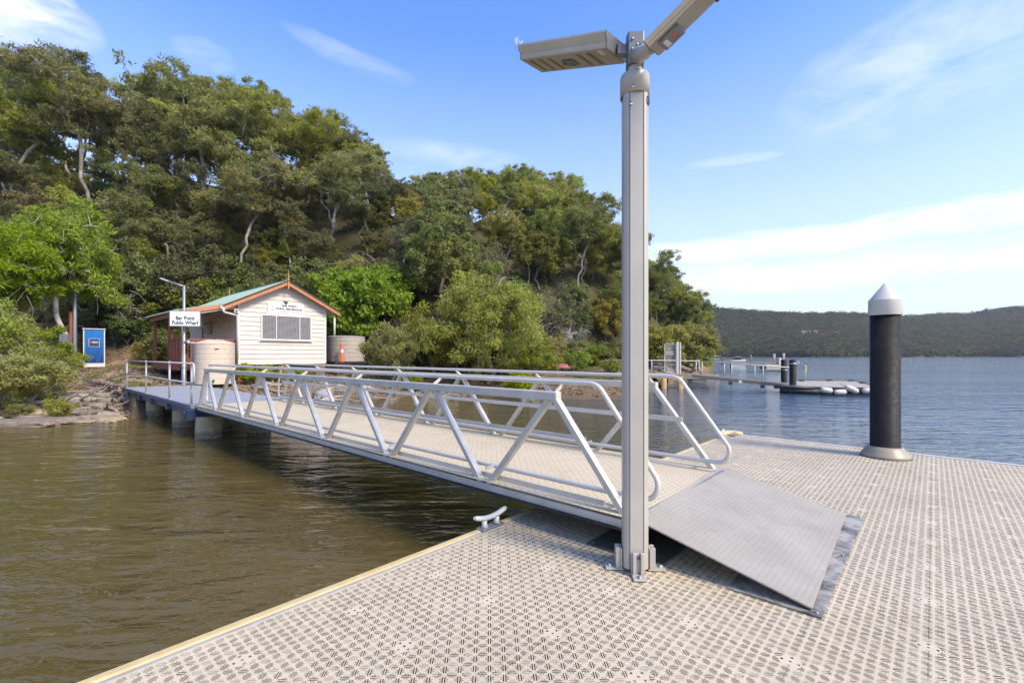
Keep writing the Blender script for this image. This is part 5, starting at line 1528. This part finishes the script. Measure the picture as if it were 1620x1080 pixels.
for px, w_, y0 in ((1071.6, .13, 540.5), (1076, .08, 541.5)):
    mb = MB(); x = at(px, 28); mb.box(x-w_/2, x+w_/2, 27.95, 28.08, J(px, 28, 593)[2], J(px, 28, y0)[2]); build('gate_post', mb, M['white'], T)
# sloping gangway of the far jetty
T = thing('far_gangway', 'narrow sloping gangway with pipe rail leading from the far jetty to the float', 'gangway', (at(1180, 27), 27, 0), 'world')
ga = Vector(J(1085, 28.0, 591.5)); gb = Vector(J(1276, 25.6, 610.5))
mb = MB(); mb.bar(ga, gb, 1.0, .10); mb.bar(ga+Vector((0,-.5,-.09)), gb+Vector((0,-.5,-.09)), .05, .17); mb.bar(ga+Vector((0,.5,-.09)), gb+Vector((0,.5,-.09)), .05, .17); build('deck', mb, M['timber'], T)
for off, m_ in ((-.5, 'white'), (.5, 'dark')):
    mb = MB(); r0_ = Vector(J(1106, 28-.0, 571.0))+Vector((0, off*.9, 0)); r1_ = Vector(J(1250, 26, 581.3))+Vector((0, off*.9, 0)); mb.tube([r0_, r1_], .027, 8); build('handrail', mb, M['alu_white'], T)
    for px, yt, yb in ((1106,571.4,594), (1154,575,600.5), (1203,577.8,605)):
        t = (px-1106)/144; pt = r0_.lerp(r1_, t); mb = MB(); mb.tube([pt, (pt.x, pt.y, pt.z-.95)], .026, 8); build('rail_post', mb, M['alu_white'], T)
sg_ = ga.lerp(gb, .42); mb = MB(); mb.box(sg_.x-.01, sg_.x+.95, sg_.y-.60, sg_.y-.58, sg_.z-.20, sg_.z-.05); build('name_plate', mb, M['white'], T)
mb = MB(); 
for t in (.36, .62): q = ga.lerp(gb, t); mb.box(q.x-.08, q.x+.08, q.y-.55, q.y-.4, q.z-.36, q.z-.18)
build('hinge_bracket', mb, M['dark'], T)
T = thing('far_float', 'low weathered timber float moored between two black piles', 'pontoon', (at(1305, 26), 26, WZ), 'world')
fz = -.14
def Jz(px, py, z): D = F*(H-z)/(py-HZ); return (at(px, D), D)
poly = [Jz(1231, 610.5, fz), Jz(1280, 612.0, fz), Jz(1325, 613, fz), Jz(1398, 613.5, fz), Jz(1352, 602.5, fz), Jz(1263, 602.0, fz)]
mb = MB(); mb.prism(poly, fz-.08, fz); build('deck', mb, M['floatdeck'], T)
ctr = np.mean(np.array(poly), 0); pin = [tuple(np.array(p_)*.97+ctr*.03) for p_ in poly]
mb = MB(); mb.prism(pin, WZ-.1, fz-.082); build('floats', mb, M['under'], T)
mb = MB()
for i in range(5):
    p_, q_ = poly[i], poly[i+1]
    mb.bar((p_[0], p_[1], fz-.04), (q_[0], q_[1], fz-.04), .14, .12)
mb.tube([(poly[0][0], poly[0][1]-.2, -.33), (poly[1][0]+.4, poly[1][1]-.2, -.36)], .12, 10)
mb.tube([(poly[0][0]-.3, poly[0][1]-.15, -.16), (poly[1][0]+.2, poly[1][1]-.15, -.18)], .09, 10)
build('edge_beam', mb, M['dark'], T)
mb = MB()
for px, py in ((1268, 603), (1312, 602.5), (1346, 603), (1364, 606.5)):
    x, D = Jz(px, py, fz); mb.box(x-.12, x+.12, D-.05, D+.05, fz, fz+.07); mb.box(x-.2, x+.2, D-.03, D+.03, fz+.07, fz+.11)
build('cleats', mb, M['dark'], T)
for i, (pxa, pya, pxb, pyb, r, lb) in enumerate(((1298, 616, 1317, 618, .14, 'leftmost white boat fender lying level on the edge of the far float'), (1319.5, 620.5, 1339, 619.5, .13, 'second white boat fender from the left on the edge of the far float'), (1337, 611, 1358, 620, .14, 'white boat fender hanging at a slant from the far float'), (1364, 618.5, 1384, 616.5, .14, 'white boat fender half hidden behind the big black pile'))):
    D = 22.6; pa = Vector(J(pxa, D, pya)); pb = Vector(J(pxb, D, pyb)); d = (pb-pa)
    ft = thing('boat_fender', lb, 'fender', tuple((pa+pb)/2), 'world', 'white fenders on the far float')
    mb = MB(); mb.tube([pa, pa+d*.06, pa+d*.16, pa+d*.5, pa+d*.84, pa+d*.94, pb], [.04, .09, r, r, r, .09, .04], 14); build('body', mb, M['white'], ft)
    mb = MB(); mb.tube([pa, pa+Vector((-.1, .25, .12))], .012, 6); mb.tube([pb, pb+Vector((.05, .25, .1))], .012, 6); build('rope', mb, M['dark'], ft)
for px, D, y0, r, lb in ((1240.5, 27.2, 568.8, .165, 'left black pile at the end of the far gangway'), (1254.3, 25.0, 568.8, .165, 'right black pile with a grey clamp near the far float')):
    x = at(px, D); T = thing('mooring_pile', lb, 'pile', (x, D, WZ), 'world', 'black piles at the far float')
    zt_ = H-(y0-HZ)/F*D; mb = MB(); mb.lathe([(r,-2.2), (r,zt_-.01), (r*.9,zt_), (0,zt_)], 20, (x, D)); build('sleeve', mb, M['hdpe'], T)
    mb = MB()
    if px > 1250: mb.lathe([(r+.015,zt_-.26), (r+.03,zt_-.23), (r+.015,zt_-.17)], 20, (x, D)); mb.box(x+.1, x+.34, D-.06, D+.06, zt_-.24, zt_-.05)
    else: mb.lathe([(r+.01,zt_-.62), (r+.015,zt_-.58)], 20, (x, D))
    build('clamp', mb, M['galv'], T)
# blue tarp stack under the headland mangroves
xk = at(1040, 33.5); T = thing('covered_stack', 'dinghy rack under a blue tarpaulin behind the mesh gate', 'tarpaulin', (xk, 33.5, .2), 'world')
mb = MB(); mb.ext([(xk-.55, 1.35), (xk-.42, 1.85), (xk+.1, 1.72), (xk+.5, 1.78), (xk+.62, 1.22)], 1, 33.2, 34.4); build('tarpaulin', mb, M['tarp'], T, .03)
mb = MB()
for k in range(4): mb.box(xk-.5, xk+.55, 33.3, 34.3, .45+.2*k, .56+.2*k)
for s_ in (-.5, .5): mb.box(xk+s_-.04, xk+s_+.04, 33.25, 33.33, .0, 1.4)
build('rack', mb, M['galv'], T)
rock(1098, 37.0, 1.4, .6, .18, 'tan rock ledge under the headland mangroves', 'rock', 12, -.30)
rock(1113, 42.0, 1.6, .6, .16, 'low rock ledge at the very tip of the headland', 'rock', 13, -.40)

# second jetty further up the river
T = thing('distant_jetty', 'dark low jetty with white post pairs in the distance behind the far float', 'jetty', (at(1190, 62), 62, WZ), 'world')
def K(px, py, D): return (at(px, D), D, H-(py-HZ)/F*D)
mb = MB(); a_ = K(1116, 571, 60); b_ = K(1236, 574.5, 60); mb.bar(a_, b_, 1.6, .22); build('deck', mb, M['timber'], T)
mb = MB(); mb.bar(K(1207, 580, 58), K(1240, 580.5, 58), 1.6, .6); build('pale_float', mb, M['tank2'], T)
for px, y0, y1, m_ in ((1142, 564, 577, 'dark'), (1156, 571, 584, 'dark'), (1188, 561, 577, 'timber'), (1225, 559.5, 573, 'white'), (1240, 558.5, 573, 'white')):
    mb = MB()
    if m_ == 'white':
        x, D, zt = K(px, y0, 60); zb2 = K(px, y1, 60)[2]
        for s_ in (-.09, .09): mb.tube([(x+s_*.4, D, zb2), (x+s_*.6, D, (zt+zb2)/2), (x+s_*1.2, D, zt)], .05, 6)
    else: mb.tube([K(px, y1, 60), K(px, y0, 60)], .09, 8)
    build('post', mb, M[m_], T)
mb = MB(); x, D, z = K(1234.5, 566, 59); mb.box(x-.17, x+.17, D, D+.3, z-1.1, z); build('white_locker', mb, M['white'], T)
mb = MB(); mb.tube([K(1116, 562.5, 62), K(1141, 563.5, 62)], .05, 6); mb.tube([K(1116, 567, 62), K(1141, 568, 62)], .05, 6); build('rail', mb, M['galv'], T)
T = thing('moored_cruiser', 'small white cabin boat far up the river between the distant jetty posts', 'boat', (at(1166, 120), 120, WZ), 'world')
xb = at(1166, 120)
mb = MB(); mb.ext([(xb-1.6, WZ+.0), (xb-1.9, WZ+.55), (xb+2.1, WZ+.75), (xb+1.5, WZ+.0)], 1, 119.2, 120.8); build('hull', mb, M['white'], T, .1)
mb = MB(); mb.ext([(xb-1.0, WZ+.7), (xb-.7, WZ+1.35), (xb+.6, WZ+1.4), (xb+1.0, WZ+.72)], 1, 119.4, 120.6); build('cabin', mb, M['glassdark'], T, .05)
mb = MB(); mb.box(xb-.9, xb+.8, 119.3, 120.7, WZ+1.41, WZ+1.5); build('cabin_roof', mb, M['white'], T)
x, D = at(1274, 74), 74
T = thing('mooring_buoy', 'yellow mooring buoy floating on the river', 'buoy', (x, D, WZ), 'world')
mb = MB(); mb.lathe([(.02,WZ-.15), (.18,WZ-.08), (.24,WZ+.06), (.2,WZ+.18), (.1,WZ+.24), (.05,WZ+.3), (.05,WZ+.38), (0,WZ+.39)], 18, (x, D)); build('float', mb, M['buoy'], T)
mb = MB(); mb.tube([(x, D, WZ+.38), (x+.04, D, WZ+.44), (x, D, WZ+.48), (x-.04, D, WZ+.44), (x, D, WZ+.38)], .012, 6); build('ring', mb, M['galv'], T)
# ================================================================== haze
if HAZE > 0:
    mb = MB(); mb.box(-900, 2600, -200, 1700, -6, 150)
    m = bpy.data.materials.new('haze'); m.use_nodes = True; n_ = m.node_tree; n_.nodes.remove(n_.nodes['Principled BSDF'])
    pv = n_.nodes.new('ShaderNodeVolumePrincipled'); pv.inputs['Color'].default_value = (.85,.9,.95,1); pv.inputs['Density'].default_value = HAZE; pv.inputs['Anisotropy'].default_value = .3
    n_.links.new(pv.outputs[0], n_.nodes['Material Output'].inputs['Volume'])
    tag(build('haze', mb, m), kind='stuff')
for o in bpy.data.objects:
    if '_base' in o: del o['_base']
print('objects', len(bpy.data.objects), 'trees', cnt_)
